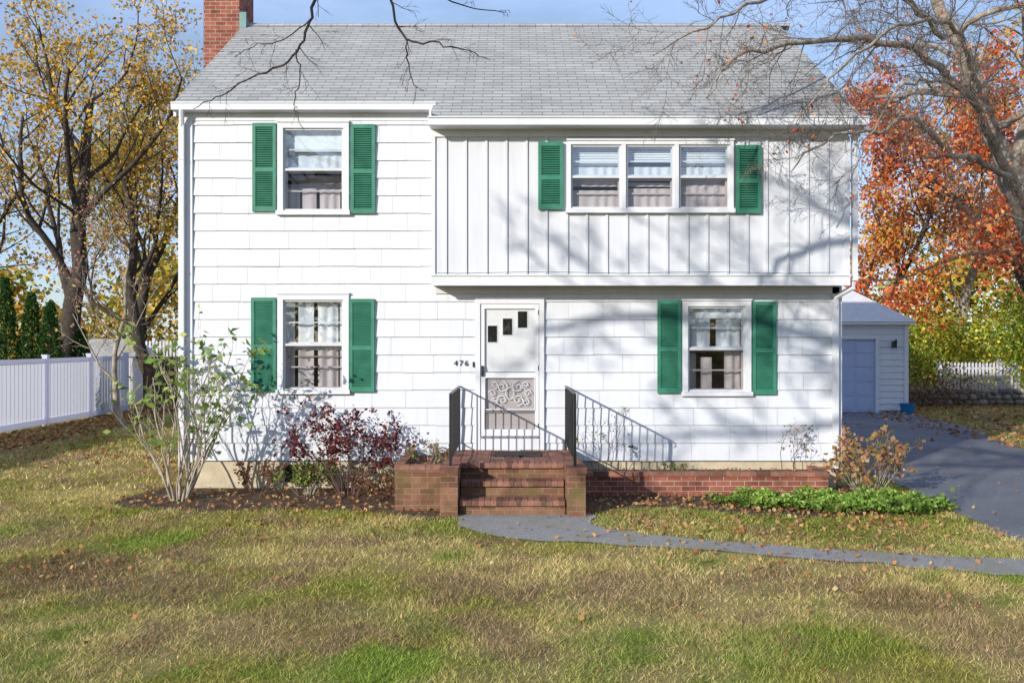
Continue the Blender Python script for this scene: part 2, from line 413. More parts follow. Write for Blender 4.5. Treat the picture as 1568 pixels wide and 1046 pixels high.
np_mesh('lawn_grass', V, np.arange(len(V)).reshape(-1, 3), 'grass_blade', C)

# fallen leaves
rg = np.random.default_rng(5)
def scatter(x0, x1, y0, y1, n, poly=None):
    x = rg.uniform(x0, x1, n); y = rg.uniform(y0, y1, n)
    k = ~((x > -5.1) & (x < 5.05) & (y > -.05) & (y < 7.1))
    if poly is not None: k &= inpoly(x, y, poly)
    return np.stack([x[k], y[k], rg.uniform(.02, .045, k.sum())], 1)
L1 = scatter(-10, 9, -8.5, 2, 300)
L1c = [rg.normal([cx, cy], s, (n, 2)) for cx, cy, s, n in ((-3.6, -5.2, .8, 70), (-4.5, -4.7, .5, 70), (2.2, -6.6, .5, 20), (3.2, -3.0, .8, 330), (4.6, -2.8, .6, 330), (1.8, -2.4, .5, 220), (-2.6, -2.1, .6, 130), (-5.2, -1.7, .8, 160), (4.9, -5.7, .8, 60), (2.5, -4.1, 1.2, 90))]
L1c = np.concatenate(L1c); L1c = np.c_[L1c, rg.uniform(.02, .04, len(L1c))]
LB = np.concatenate([scatter(-6, 0, -2.3, -.02, 1200, bedL), scatter(.8, 6, -2.3, -.02, 1600, bedR)])
LF = scatter(-12.2, -5.3, 1, 16, 1000); LF2 = scatter(-12.2, -10.4, -2, 16, 2600); LG = scatter(10.6, 22, 2, 24, 4200); LD = scatter(5.8, 12, -4, 14, 130)
LP = np.stack([rg.uniform(1, 4.4, 160), rg.uniform(-.5, -.06, 160), rg.uniform(.31, .33, 160)], 1)
LQ = np.stack([rg.uniform(-1.44, -.95, 60), rg.uniform(-1.6, -.06, 60), rg.uniform(.53, .55, 60)], 1)
orange = [(.50, .25, .10), (.42, .18, .06), (.55, .33, .15), (.32, .15, .08), (.46, .34, .17), (.26, .13, .08)]
allL = np.concatenate([L1, L1c, LB, LF, LF2, LG, LD, LP, LQ])
sz = np.where(allL[:, 1] > 2, .13, .06); sz = np.where(allL[:, 1] < -5, .05, sz)
leaves_mesh('fallen_leaves', allL, sz, orange, rg, up=1.2, mat='litter', aspect=.75)

# ------------------------------------------------------------------ HOUSE
house = empty('white_colonial_house')
wx = lambda p: (p-784)/100.; wz = lambda p: 2.25+(523-p)/100.
ux = lambda p: (p-784)/103.5; uz = lambda p: 2.25+(523-p)/103.5
XL, XR, YB, OH = -5.01, 5.0, 6.95, -.45
ZS = .43

def sub(iv, cuts):
    res = [iv]
    for a, b_ in cuts:
        nr = []
        for x0, x1 in res:
            if b_ <= x0 or a >= x1: nr.append((x0, x1)); continue
            if a > x0: nr.append((x0, a))
            if b_ < x1: nr.append((b_, x1))
        res = nr
    return res
def siding(mb, urange, z0, z1, ops, fmap, e=.27, W=.61, back=True, mat='siding'):
    k = 0; za = z0
    while za < z1-.01:
        zb = min(za+e, z1); cuts = sorted({za, zb, *[z for o in ops for z in (o[2], o[3]) if za < z < zb]})
        jj = []; x = -12.+rng.uniform(0, .5)
        while x < 24: jj.append(x); x += (rng.uniform(.36, .62) if W < 5 else 50)
        for a, b_ in zip(cuts[:-1], cuts[1:]):
            mid = (a+b_)/2; u0, u1 = urange(b_)
            if u1-u0 < .05: continue
            for s0, s1 in sub((u0, u1), [(o[0], o[1]) for o in ops if o[2] < mid < o[3]]):
                if back:
                    P = [fmap(s0, a, .0), fmap(s1, a, .0), fmap(s1, b_, .0), fmap(s0, b_, .0)]
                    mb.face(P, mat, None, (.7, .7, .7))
                j = [s0]+[x for x in jj if s0+.03 < x < s1-.03]+[s1]
                for i in range(len(j)-1):
                    g0 = .0 if i == 0 else .0016; g1 = 0. if i == len(j)-2 else .0016
                    q0, q1 = j[i]+g0, j[i+1]-g1
                    dz = rng.normal(0, .002) if a == za else 0
                    th = .021+rng.normal(0, .0013); o = lambda z: .005+th*(1-(z-za)/e)
                    t = rng.uniform(.972, 1.); cc = (t, t, t)
                    mb.face([fmap(q0, a+dz, o(a)), fmap(q1, a+dz, o(a)), fmap(q1, b_, o(b_)), fmap(q0, b_, o(b_))], mat, None, cc)
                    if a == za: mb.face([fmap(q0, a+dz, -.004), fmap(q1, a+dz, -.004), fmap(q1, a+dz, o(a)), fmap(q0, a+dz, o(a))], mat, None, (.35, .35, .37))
        za = zb; k += 1

W1 = (wx(426), wx(535), wz(327), wz(189)); W2 = (wx(426), wx(535), wz(600), wz(451)); W4 = (wx(1044), wx(1149), wz(603), wz(461))
W3 = (ux(868), ux(1122), uz(324), uz(217)); DR = (wx(728), wx(833), .58, wz(458))
mb = MB()
fm = lambda u, z, o: (u, -o, z)
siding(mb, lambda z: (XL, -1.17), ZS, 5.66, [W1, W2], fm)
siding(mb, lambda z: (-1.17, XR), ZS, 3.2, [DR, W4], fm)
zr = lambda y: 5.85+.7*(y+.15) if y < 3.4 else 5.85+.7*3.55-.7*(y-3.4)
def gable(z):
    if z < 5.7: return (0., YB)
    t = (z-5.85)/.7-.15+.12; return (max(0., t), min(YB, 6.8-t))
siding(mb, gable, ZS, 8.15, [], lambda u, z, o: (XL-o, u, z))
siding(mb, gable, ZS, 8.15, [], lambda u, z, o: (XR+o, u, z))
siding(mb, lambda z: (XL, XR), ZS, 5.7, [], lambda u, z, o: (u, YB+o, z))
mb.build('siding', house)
mb = MB()
for X in (XL+.03, XR-.03):
    mb.face([(X, 0.02, .3), (X, YB-.02, .3), (X, YB-.02, 5.7), (X, 3.4, 8.2), (X, 0.02, 5.8)], 'siding')
mb.box(XL+.03, XR-.03, .03, YB-.03, -.3, ZS-.001, 'foundation')
mb.box(wx(436), wx(478), .0, .06, .1, .37, 'dark_void'); mb.box(wx(434), wx(480), -.01, .04, .371, .40, 'trim')
mb.build('foundation', house)

mb = MB()
zs = sorted([3.09, 5.42, W3[2], W3[3]])
for a, b_ in zip(zs[:-1], zs[1:]):
    for s0, s1 in sub((-1.17, 4.97), [(W3[0], W3[1])] if W3[2] < (a+b_)/2 < W3[3] else []):
        mb.face([(s0, OH, a), (s1, OH, a), (s1, OH, b_), (s0, OH, b_)], 'batten_board')
mb.face([(-1.17, 0, 3.09), (-1.17, OH, 3.09), (-1.17, OH, 5.6), (-1.17, 0, 5.9)], 'batten_board')
mb.face([(4.97, 0, 3.09), (4.97, OH, 3.09), (4.97, OH, 5.6), (4.97, 0, 5.9)], 'batten_board')
mb.face([(-1.17, 0, 3.095), (4.97, 0, 3.095), (4.97, OH, 3.095), (-1.17, OH, 3.095)], 'trim', None, (.93, .9, .85))
for i in range(20):
    x = -.976+i*.297+rng.normal(0, .004)
    for s in ([(3.24, 5.27)] if not (W3[0]-.06 < x < W3[1]+.06) else [(3.24, W3[2]-.02)]):
        mb.box(x-.018, x+.018, OH-.024, OH+.003, s[0], s[1], 'batten_board')
        mb.box(x+.0181, x+.022, OH-.004, OH+.001, s[0], s[1], 'batten_board', (.5, .56, .52))
mb.box(-1.19, 4.99, OH-.035, OH+.01, 3.075, 3.225, 'trim')
mb.box(-1.20, 5.0, OH-.055, OH-.036, 3.215, 3.24, 'trim')
mb.box(-1.17, 4.97, OH-.03, OH+.002, 5.27, 5.42, 'trim')
mb.box(-1.19, -1.135, OH-.028, .0, 3.09, 5.42, 'trim'); mb.box(4.91, 4.99, OH-.028, -.0, 3.24, 5.27, 'trim')
mb.box(-1.17, XR, -.045, -.027, 2.98, 3.09, 'trim', (.9, .88, .84))
mb.build('overhanging_upper_storey', house)
mb = MB()
pts = [(x, OH-.075-.01*math.sin(x*9), 3.25+.02*abs(math.sin(x*1.3+1))) for x in np.arange(-1.1, 4.9, .15)]
mb.tube(pts, .004, 5, 'shutter_dark'); mb.build('cable', house)

mb = MB()
mb.box(XL-.01, XL+.13, -.045, .0, ZS-.02, 5.7, 'trim'); mb.box(XL-.035, XL-.011, -.045, .1, ZS-.02, 5.7, 'trim')
mb.box(XR-.11, XR+.01, -.045, .0, ZS-.02, 3.08, 'trim'); mb.box(XR+.011, XR+.035, -.045, .1, ZS-.02, 5.6, 'trim')
mb.box(XL, -1.19, -.035, .0, 5.62, 5.73, 'trim')
mb.box(-5.12, -1.17, -.14, -.0, 5.735, 5.80, 'trim')
mb.box(-5.14, -1.15, -.22, -.141, 5.74, 5.835, 'trim'); mb.box(-5.14, -1.15, -.235, -.2, 5.836, 5.855, 'trim')
mb.box(-1.19, 5.1, -.74, OH, 5.375, 5.405, 'trim'); mb.box(-1.21, 5.13, -.83, -.741, 5.36, 5.46, 'trim')
mb.box(-1.21, 5.13, -.85, -.82, 5.461, 5.48, 'trim')
mb.box(-1.20, -1.17, -.74, -.03, 5.406, 5.6, 'trim')
mb.hexa([(-1.20, -.74, 5.38), (-1.165, -.74, 5.38), (-1.165, -.1, 5.38), (-1.20, -.1, 5.38), (-1.20, -.74, 5.43), (-1.165, -.74, 5.43), (-1.165, -.1, 5.87), (-1.20, -.1, 5.87)], 'trim')
for X0, X1, ya in ((-5.13, -5.09, -.14), (5.07, 5.11, -.7)):
    for y0, y1 in ((ya, 3.4), (7.0, 3.4)):
        mb.hexa([(X0, y0, zr(y0)-.2), (X1, y0, zr(y0)-.2), (X1, y1, zr(y1)-.2), (X0, y1, zr(y1)-.2), (X0, y0, zr(y0)-.065), (X1, y0, zr(y0)-.065), (X1, y1, zr(y1)-.065), (X0, y1, zr(y1)-.065)], 'trim')
mb.build('trim_boards', house)

mb = MB()
def course_roof(x0, x1, ys, ye):
    sl = math.sqrt(1+.49); n = max(1, int(abs(ye-ys)*sl/.135+.5))
    for i in range(n):
        ya = ys+(ye-ys)*i/n; yb = ys+(ye-ys)*(i+1)/n
        za, zb = zr(ya), zr(yb); t = .010
        sa = i*.135+.0003+(.135*20)
        mb.face([(x0, ya, za+t), (x1, ya, za+t), (x1, yb, zb+.001), (x0, yb, zb+.001)], 'shingle', [(x0, sa), (x1, sa), (x1, sa+.1345), (x0, sa+.1345)])
        mb.face([(x0, ya, za-.003), (x1, ya, za-.003), (x1, ya, za+t), (x0, ya, za+t)], 'shingle', [(x0, sa), (x1, sa), (x1, sa+.002), (x0, sa+.002)])
course_roof(-5.14, 5.12, -.15, 3.4)
course_roof(-1.19, 5.12, -.77, -.15)
course_roof(-5.14, -1.19, -.19, -.15)
course_roof(-5.14, 5.12, 7.1, 3.4)
for x0, x1, ya, yb in ((-5.135, -1.2, -.14, 3.38), (-1.195, 5.115, -.74, 3.38), (-5.135, 5.115, 7.08, 3.42)):
    mb.hexa([(x0, ya, zr(ya)-.06), (x1, ya, zr(ya)-.06), (x1, yb, zr(yb)-.06), (x0, yb, zr(yb)-.06), (x0, ya, zr(ya)-.004), (x1, ya, zr(ya)-.004), (x1, yb, zr(yb)-.004), (x0, yb, zr(yb)-.004)], 'shingle')
zt = zr(3.4)
for x in np.arange(-5.14, 5.1, .3):
    mb.face([(x, 3.27, zt-.07), (x+.295, 3.27, zt-.07), (x+.295, 3.4, zt+.03), (x, 3.4, zt+.03)], 'shingle'); mb.face([(x, 3.4, zt+.03), (x+.295, 3.4, zt+.03), (x+.295, 3.53, zt-.07), (x, 3.53, zt-.07)], 'shingle')
mb.build('roof', house)

mb = MB()
mb.box(-5.86, -5.18, 3.2, 4.1, 0, 9.6, 'brick'); mb.box(-5.90, -5.14, 3.16, 4.14, 9.6, 9.75, 'concrete_cap')
mb.box(-5.18, -5.015, 3.25, 4.05, 0, 7.9, 'brick')
mb.box(-5.176, -5.05, 3.19, 3.24, 8.1, 8.5, 'patina'); mb.box(-5.176, -5.165, 3.24, 4.0, 8.1, 8.5, 'patina')
mb.build('chimney', house)

mb = MB()
mb.box(XL-.05, XL+.03, -.13, -.06, .35, 5.55, 'trim'); mb.tube([(XL+.02, -.19, 5.76), (XL-.01, -.1, 5.52)], .04, 8, 'trim')
for z in (1.5, 3.3, 5.0): mb.box(XL-.055, XL+.035, -.135, -.05, z, z+.025, 'trim', (.85, .85, .85))
mb.box(4.88, 4.96, -.12, -.05, .3, 2.85, 'trim'); mb.tube([(5.075, OH+.02, 3.2), (5.06, OH+.04, 3.05), (4.93, -.11, 2.93), (4.92, -.09, 2.78)], .045, 8, 'trim')
mb.box(5.04, 5.11, OH-.02, OH+.06, 3.15, 5.3, 'trim'); mb.tube([(5.03, -.74, 5.38), (5.07, OH+.02, 5.25)], .04, 8, 'trim')
mb.build('gutter_downspouts', house)

def curtain(mb, x0, x1, z0, z1, y, amp=.02, freq=38, mat='curtain'):
    n = int((x1-x0)/.012)+2; xs = np.linspace(x0, x1, n); ph = rng.uniform(0, 6)
    ys = y+amp*np.sin((xs-x0)*freq+ph+1.3*np.sin(xs*9))
    for i in range(n-1):
        mb.face([(xs[i], ys[i], z0), (xs[i+1], ys[i+1], z0), (xs[i+1], ys[i+1]*.6+y*.4, z1), (xs[i], ys[i]*.6+y*.4, z1)], mat)
def window(name, R, y, cas, units, style):
    x0, x1, z0, z1 = R; mb = MB()
    f = y-.055
    mb.box(x0, x0+cas, f, y+.12, z0, z1, 'trim'); mb.box(x1-cas, x1, f, y+.12, z0, z1, 'trim')
    mb.box(x0+cas, x1-cas, f, y+.12, z1-cas, z1, 'trim'); mb.box(x0-.02, x1+.02, f-.03, y+.12, z0-.03, z0+.035, 'trim')
    mb.box(x0-.01, x1+.01, f-.02, y+.0, z1+.001, z1+.025, 'trim')
    ix0, ix1, iz0, iz1 = x0+cas, x1-cas, z0+.036, z1-cas
    uw = (ix1-ix0)/units; zm = (iz0+iz1)/2
    ry0, ry1 = y+.121, y+1.0
    mb.face([(x0-.3, ry1, z0-.3), (x1+.3, ry1, z0-.3), (x1+.3, ry1, z1+.2), (x0-.3, ry1, z1+.2)], 'room')
    for X in (x0-.3, x1+.3): mb.face([(X, ry0, z0-.3), (X, ry1, z0-.3), (X, ry1, z1+.2), (X, ry0, z1+.2)], 'room')
    for Z in (z0-.3, z1+.2): mb.face([(x0-.3, ry0, Z), (x1+.3, ry0, Z), (x1+.3, ry1, Z), (x0-.3, ry1, Z)], 'room')
    for k in range(units):
        a = ix0+k*uw+(.035 if k else 0); b_ = ix0+(k+1)*uw-(.035 if k < units-1 else 0)
        if k: mb.box(a-.07, a, f+.005, y+.12, iz0, iz1, 'trim')
        fw = .028; w = 'window_frame'
        for (p, q, r, s_) in ((a, a+fw, iz0, iz1), (b_-fw, b_, iz0, iz1), (a+fw, b_-fw, iz0, iz0+fw), (a+fw, b_-fw, iz1-fw, iz1), (a+fw, b_-fw, zm-.018, zm+.018)):
            mb.box(p, q, y-.02, y+.01, r, s_, w)
        mb.box(a-.004, a-.0005, y-.052, y-.02, iz0, iz1, 'dark_void'); mb.box(b_+.0005, b_+.004, y-.052, y-.02, iz0, iz1, 'dark_void') if k == units-1 else None
        sy = y+.03
        for (lo, hi, yy) in ((zm, iz1, sy), (iz0, zm, sy+.031)):
            aw = .04
            mb.box(a, a+aw, yy, yy+.03, lo, hi, 'trim'); mb.box(b_-aw, b_, yy, yy+.03, lo, hi, 'trim')
            mb.box(a+aw, b_-aw, yy, yy+.03, lo, lo+aw, 'trim'); mb.box(a+aw, b_-aw, yy, yy+.03, hi-aw, hi, 'trim')
            mb.box(a+aw, b_-aw, yy+.005, yy+.025, (lo+hi)/2-.011, (lo+hi)/2+.011, 'trim')
        mb.face([(a+fw, y+.0, iz0+fw), (b_-fw, y+.0, iz0+fw), (b_-fw, y+.0, zm-.018), (a+fw, y, zm-.018)], 'glass_screen')
        mb.face([(a+fw, y+.004, zm+.018), (b_-fw, y+.004, zm+.018), (b_-fw, y+.004, iz1-fw), (a+fw, y+.004, iz1-fw)], 'glass')
        cy = y+.115; H = iz1-iz0
        if style == 'shade':
            mb.face([(a, cy, iz1-.26*H), (b_, cy, iz1-.26*H), (b_, cy, iz1), (a, cy, iz1)], 'blind')
            curtain(mb, a, b_, iz0+.5*H, iz0+.78*H, cy+.05, .01)
            curtain(mb, a+.25, a+.47, iz0, iz0+.29*H, cy+.02, .015); curtain(mb, a+.52, b_-.08, iz0, iz0+.28*H, cy+.02, .015); curtain(mb, a, a+.2, iz0, iz0+.3*H, cy+.1, .015)
            curtain(mb, a, b_, iz0+.3*H, iz0+.5*H, cy+.35, .01)
        elif style == 'drapes':
            curtain(mb, a, a+.14, iz0, iz1, cy+.02, .02, 40); curtain(mb, a+.19, (a+b_)/2-.03, iz0, iz0+.97*H, cy+.04, .02, 34); curtain(mb, (a+b_)/2+.03, b_-.12, iz0, iz0+.97*H, cy+.04, .025, 30); curtain(mb, b_-.09, b_, iz0, iz1, cy+.02, .02, 40)
            mb.box(a, b_, cy-.01, cy+.0, iz0+.36*H, iz0+.375*H, 'steel'); curtain(mb, a, b_, iz0+.44*H, iz0+.52*H, cy+.02, .015, 40)
        elif style == 'mixed':
            curtain(mb, a, b_, iz1-.14*H, iz1, cy, .015, 30)
            curtain(mb, a+.02, (a+b_)/2-.06, iz0+.5*H, iz1-.14*H, cy+.03, .02, 30); curtain(mb, (a+b_)/2+.03, b_-.03, iz0+.5*H, iz1-.14*H, cy+.03, .02, 30)
            curtain(mb, a+.03, a+.2, iz0, iz0+.45*H, cy+.2, .02); curtain(mb, b_-.27, b_-.03, iz0, iz0+.47*H, cy+.08, .02); curtain(mb, a+.25, a+.42, iz0, iz0+.40*H, cy+.1, .02)
        else:
            zb_ = iz0+(.70 if k != 1 else .76)*H
            for z in np.arange(zb_, iz1, .036): mb.hexa([(a, cy, z), (b_, cy, z), (b_, cy+.014, z+.028), (a, cy+.014, z+.028), (a, cy, z+.003), (b_, cy, z+.003), (b_, cy+.014, z+.031), (a, cy+.014, z+.031)], 'blind')
            curtain(mb, a, b_, iz0, iz0+(.31+.03*k)*H, cy, .012)
            curtain(mb, a, b_, iz0+.53*H, iz0+.68*H, cy, .012)
            curtain(mb, a, b_, iz0+.38*H, iz0+(.5 if k != 1 else .44)*H, cy+.05, .01)
    return mb.build(name, house)
window('upper_window', W1, 0, .085, 1, 'shade'); window('lower_window', W2, 0, .085, 1, 'drapes')
window('lower_window_right', W4, 0, .085, 1, 'mixed'); window('triple_window', W3, OH, .055, 3, 'blinds')

def shutter(name, x0, x1, z0, z1, y):
    mb = MB(); fr = .048; y1 = y-.028; y0 = y1-.034; zm = z0+(z1-z0)*.47
    mb.box(x0, x0+fr, y0, y1, z0, z1, 'shutter'); mb.box(x1-fr, x1, y0, y1, z0, z1, 'shutter')
    for a, b_ in ((z0, z0+.07), (z1-.06, z1), (zm-.03, zm+.03)): mb.box(x0+fr, x1-fr, y0+.001, y1-.001, a, b_, 'shutter')
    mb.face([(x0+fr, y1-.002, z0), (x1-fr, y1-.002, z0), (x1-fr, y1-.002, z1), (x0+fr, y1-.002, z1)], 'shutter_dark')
    for a, b_ in ((z0+.07, zm-.03), (zm+.03, z1-.06)):
        n = int((b_-a)/.033); s = (b_-a)/n
        for i in range(n):
            z = a+i*s
            mb.hexa([(x0+fr, y0+.003, z+.003), (x1-fr, y0+.003, z+.003), (x1-fr, y1-.006, z+s*.65), (x0+fr, y1-.006, z+s*.65),
                     (x0+fr, y0+.003, z+.010), (x1-fr, y0+.003, z+.010), (x1-fr, y1-.006, z+s*.65+.007), (x0+fr, y1-.006, z+s*.65+.007)], 'shutter')
    return mb.build(name, house)
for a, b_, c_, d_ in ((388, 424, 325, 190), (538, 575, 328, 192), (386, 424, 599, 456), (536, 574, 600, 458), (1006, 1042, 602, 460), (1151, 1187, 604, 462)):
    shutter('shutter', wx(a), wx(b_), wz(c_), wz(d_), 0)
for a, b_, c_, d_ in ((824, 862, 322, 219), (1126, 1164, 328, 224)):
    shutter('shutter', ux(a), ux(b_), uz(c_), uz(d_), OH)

mb = MB(); x0, x1, z0, z1 = DR
mb.box(x0, x0+.075, -.06, .12, z0, z1, 'trim'); mb.box(x1-.075, x1, -.06, .12, z0, z1, 'trim'); mb.box(x0+.075, x1-.075, -.06, .12, z1-.075, z1, 'trim')
mb.box(x0-.02, x1+.02, -.075, -.0, z1+.001, z1+.03, 'trim')
mb.box(x0+.076, x1-.076, -.05, .12, z0, z0+.2, 'trim'); mb.box(x0+.076, x1-.076, -.07, .1, z0+.201, z0+.225, 'steel')
a, b_, lo, hi = x0+.08, x1-.08, z0+.23, z1-.08
sw = .06; zm = lo+.93
for p, q, r, s_ in ((a, a+sw, lo, hi), (b_-sw, b_, lo, hi), (a+sw, b_-sw, hi-.07, hi), (a+sw, b_-sw, zm-.035, zm+.035), (a+sw, b_-sw, lo, lo+.10)):
    mb.box(p, q, -.045, -.015, r, s_, 'door_white')
for xx in (x0+.0755, b_+.0005): mb.box(xx, xx+.004, -.058, -.04, lo, hi, 'dark_void')
mb.box(a+sw+.001, b_-sw-.001, -.048, -.013, zm+.036, zm+.05, 'steel'); mb.box(a+sw, b_-sw, -.046, -.014, lo+.36, lo+.375, 'steel')
mb.face([(a+sw, -.03, zm+.035), (b_-sw, -.03, zm+.035), (b_-sw, -.03, hi-.07), (a+sw, -.03, hi-.07)], 'glass_door')
mb.face([(a+sw, -.025, lo+.10), (b_-sw, -.025, lo+.10), (b_-sw, -.025, zm-.035), (a+sw, -.025, zm-.035)], 'glass_screen')
mb.box(a-.01, b_+.01, -.005, .06, lo-.02, hi+.02, 'door_white')
for k, (pa, pb, pc, pd) in enumerate(((747, 761, 524, 499), (770, 784, 513, 488), (793, 807, 502, 477))):
    X0, X1, Z0, Z1 = wx(pa), wx(pb), wz(pc), wz(pd)
    mb.box(X0-.012, X1+.012, -.012, -.006, Z0-.012, Z1+.012, 'trim'); mb.box(X0, X1, -.016, -.0125, Z0, Z1, 'dark_void')
mb.box(a+.012, a+.045, -.075, -.046, zm-.02, zm+.14, 'black_iron'); mb.tube([(a+.03, -.09, zm+.01), (a+.03, -.09, zm+.11)], .01, 6, 'black_iron')
for z in (lo+.12, lo+1.0, hi-.16): mb.box(b_-.012, b_+.012, -.052, -.0455, z, z+.07, 'black_iron')
mb.build('front_door', house)
mb = MB(); cx, cz = (a+b_)/2, zm-.28
def spiral(px, pz, r, turns, start, sgn):
    return [(px+sgn*r*(1-t*.8)*math.cos(start+t*turns*6.283), -.05, pz+r*(1-t*.8)*math.sin(start+t*turns*6.283)) for t in np.linspace(0, 1, 22)]
for sx in (-1, 1):
    for sz_ in (-1, 1):
        mb.tube(spiral(cx+sx*.12, cz+sz_*.10, .09, 1.4, sz_*1.57, sx), .0065, 5, 'door_white')
        mb.tube(spiral(cx+sx*.24, cz+sz_*.13, .06, 1.3, -sz_*1.57, -sx), .0065, 5, 'door_white')
    mb.tube(spiral(cx+sx*.27, cz, .06, 1.2, 0, sx), .0065, 5, 'door_white')
mb.tube([(cx+.06*math.cos(t), -.05, cz+.09*math.sin(t)) for t in np.linspace(0, 6.28, 18)], .0065, 5, 'door_white')
mb.box(a+sw, b_-sw, -.054, -.046, cz+.235, cz+.25, 'door_white'); mb.box(a+sw, b_-sw, -.054, -.046, cz-.255, cz-.24, 'door_white')
for xx in (a+sw, b_-sw-.012): mb.box(xx, xx+.012, -.054, -.046, cz-.24, cz+.235, 'door_white')
mb.build('door_scrollwork', house)
cu = bpy.data.curves.new('house_number', 'FONT'); cu.body = '476'; cu.size = .12; cu.extrude = .004; cu.space_character = 1.35
cu.materials.append(MATS['black_iron'])
o = bpy.data.objects.new('house_number', cu); scene.collection.objects.link(o); o.location = (wx(695), -.034, wz(560)); o.rotation_euler = (math.pi/2, 0, 0); o.parent = house
mb = MB(); mb.box(wx(727)-.03, wx(727)-.005, -.065, -.03, wz(562), wz(554), 'black_iron')
mb.tube([(wx(965), -.02, wz(689)), (wx(965), -.12, wz(689)), (wx(965), -.14, wz(695))], .018, 7, 'steel'); mb.tube([(wx(965), -.09, wz(684)), (wx(965), -.09, wz(681))], .04, 8, 'black_iron')
mb.build('hose_spigot', house)

# ------------------------------------------------------------------ brick stoop
def brow(mb, x0, x1, y0, y1, z0, z1, axis, bw=.068, gap=.011):
    mb.box(x0+.006, x1-.006, y0+.006, y1-.006, z0, z1-.009, 'mortar')
    A, B = (x0, x1) if axis == 'x' else (y0, y1); n = max(1, round((B-A)/(bw+gap))); s = (B-A)/n
    for i in range(n):
        p, q = A+i*s+gap/2, A+(i+1)*s-gap/2; t = rng.uniform(.5, 1.3); col = (t*rng.uniform(.95, 1.1), t, t*rng.uniform(.9, 1.05)); jj = float(np.clip(rng.normal(0, .003), -.005, .005))
        if axis == 'x': mb.box(p, q, y0+jj, y1, z0+.001, z1+jj, 'brick_unit', col)
        else: mb.box(x0+jj, x1+jj, p, q, z0+.001, z1+jj*.7, 'brick_unit', col)
stoop = empty('brick_stoop')
mb = MB()
mb.box(-.93, .95, -1.44, -.05, 0, .53, 'brick_moss'); mb.box(-.68, .69, -1.75, -1.441, 0, .33, 'brick_moss'); mb.box(-.68, .69, -2.05, -1.751, 0, .13, 'brick_moss')
mb.build('core', stoop)
mb = MB()
brow(mb, -.69, .70, -1.50, -1.27, .531, .60, 'x'); brow(mb, -.68, .69, -1.80, -1.51, .331, .40, 'x'); brow(mb, -.68, .69, -2.10, -1.80, .131, .20, 'x')
for yy in np.arange(-1.26, -.1, .215): brow(mb, -.93, .95, yy, min(yy+.205, -.05), .531, .596, 'x', .2, .011)
mb.build('treads', stoop)
mb = MB()
for xa, xb in ((-.925, -.69), (.70, .95)):
    mb.box(xa+.005, xb-.005, -2.175, -1.445, 0, .56, 'brick_moss')
mb.build('cheek_walls', stoop)
mb = MB()
for xa, xb in ((-.93, -.69), (.70, .955)): brow(mb, xa, xb, -2.19, -1.51, .561, .63, 'y')
mb.build('cheek_caps', stoop)
mb = MB(); mb.box(-.25, .42, -.85, -.35, .601, .615, 'mat_rubber')
mb.build('doormat')
pl = empty('brick_planter')
mb = MB(); mb.box(-1.56, -.935, -1.75, -1.64, 0, .54, 'brick_moss'); mb.box(-1.56, -1.45, -1.639, -.05, 0, .54, 'brick_moss'); mb.box(-1.449, -.935, -1.639, -.05, 0, .52, 'soil')
mb.build('walls', pl); mb = MB(); brow(mb, -1.57, -.935, -1.77, -1.62, .541, .605, 'x', .2); brow(mb, -1.57, -1.45, -1.615, -.05, .541, .605, 'y', .2); mb.build('cap', pl)
pl = empty('brick_planter')
mb = MB(); mb.box(.96, 4.60, -.67, -.57, 0, .29, 'brick'); mb.box(4.50, 4.60, -.569, -.05, 0, .29, 'brick'); mb.box(.96, 4.499, -.569, -.05, 0, .30, 'soil')
mb.build('walls', pl); mb = MB(); brow(mb, .96, 4.62, -.69, -.56, .291, .36, 'x', .2); brow(mb, 4.49, 4.62, -.555, -.05, .291, .36, 'y', .2); mb.build('cap', pl)
for X in (-.80, .82):
    mb = MB(); zt = 1.54; yf = -1.98
    mb.box(X-.018, X+.018, yf-.018, yf+.018, .63, zt+.02, 'black_iron'); mb.box(X-.014, X+.014, -.1, -.07, .6, zt, 'black_iron')
    mb.box(X-.018, X+.018, yf-.03, -.03, zt+.02, zt+.034, 'black_iron'); mb.box(X-.01, X+.01, yf, -.05, .70, .713, 'black_iron')
    mb.tube([(X, yf-.03, zt+.028), (X, yf-.08, zt+.02), (X, yf-.1, zt-.02), (X, yf-.07, zt-.05)], .011, 6, 'black_iron')
    for y in np.arange(yf+.14, -.1, .145): mb.box(X-.006, X+.006, y-.006, y+.006, .713, zt+.02, 'black_iron')
    mb.build('stair_railing')

# ------------------------------------------------------------------ garage
gar = empty('detached_garage'); mb = MB()
GD = (8.9, 11.5, 0, 2.32)
siding(mb, lambda z: (8.0, 12.5), .08, 2.8, [GD], lambda u, z, o: (u, 14.2-o, z), e=.2, W=20)
siding(mb, lambda z: (14.2, 20), .08, 2.8, [], lambda u, z, o: (12.5+o, u, z), e=.2, W=20); siding(mb, lambda z: (14.2, 20), .08, 2.8, [], lambda u, z, o: (8.0-o, u, z), e=.2, W=20)
mb.build('siding', gar)
mb = MB(); mb.box(8.03, 12.47, 14.26, 19.9, 0, 2.78, 'siding'); mb.box(8.9, 11.5, 14.22, 14.255, .02, 2.3, 'garage_door')
for i in range(5):
    for j in range(4): mb.box(8.98+j*.64, 9.52+j*.64, 14.205, 14.219, .1+i*.45, .43+i*.45, 'garage_door')
mb.box(8.8, 8.9, 14.15, 14.22, 0, 2.42, 'trim'); mb.box(11.5, 11.6, 14.15, 14.22, 0, 2.42, 'trim'); mb.box(8.901, 11.499, 14.15, 14.22, 2.32, 2.42, 'trim'); mb.box(12.4, 12.53, 14.14, 14.2, 0, 2.8, 'trim')
mb.box(7.8, 12.7, 14.0, 20.2, 2.78, 2.87, 'trim')
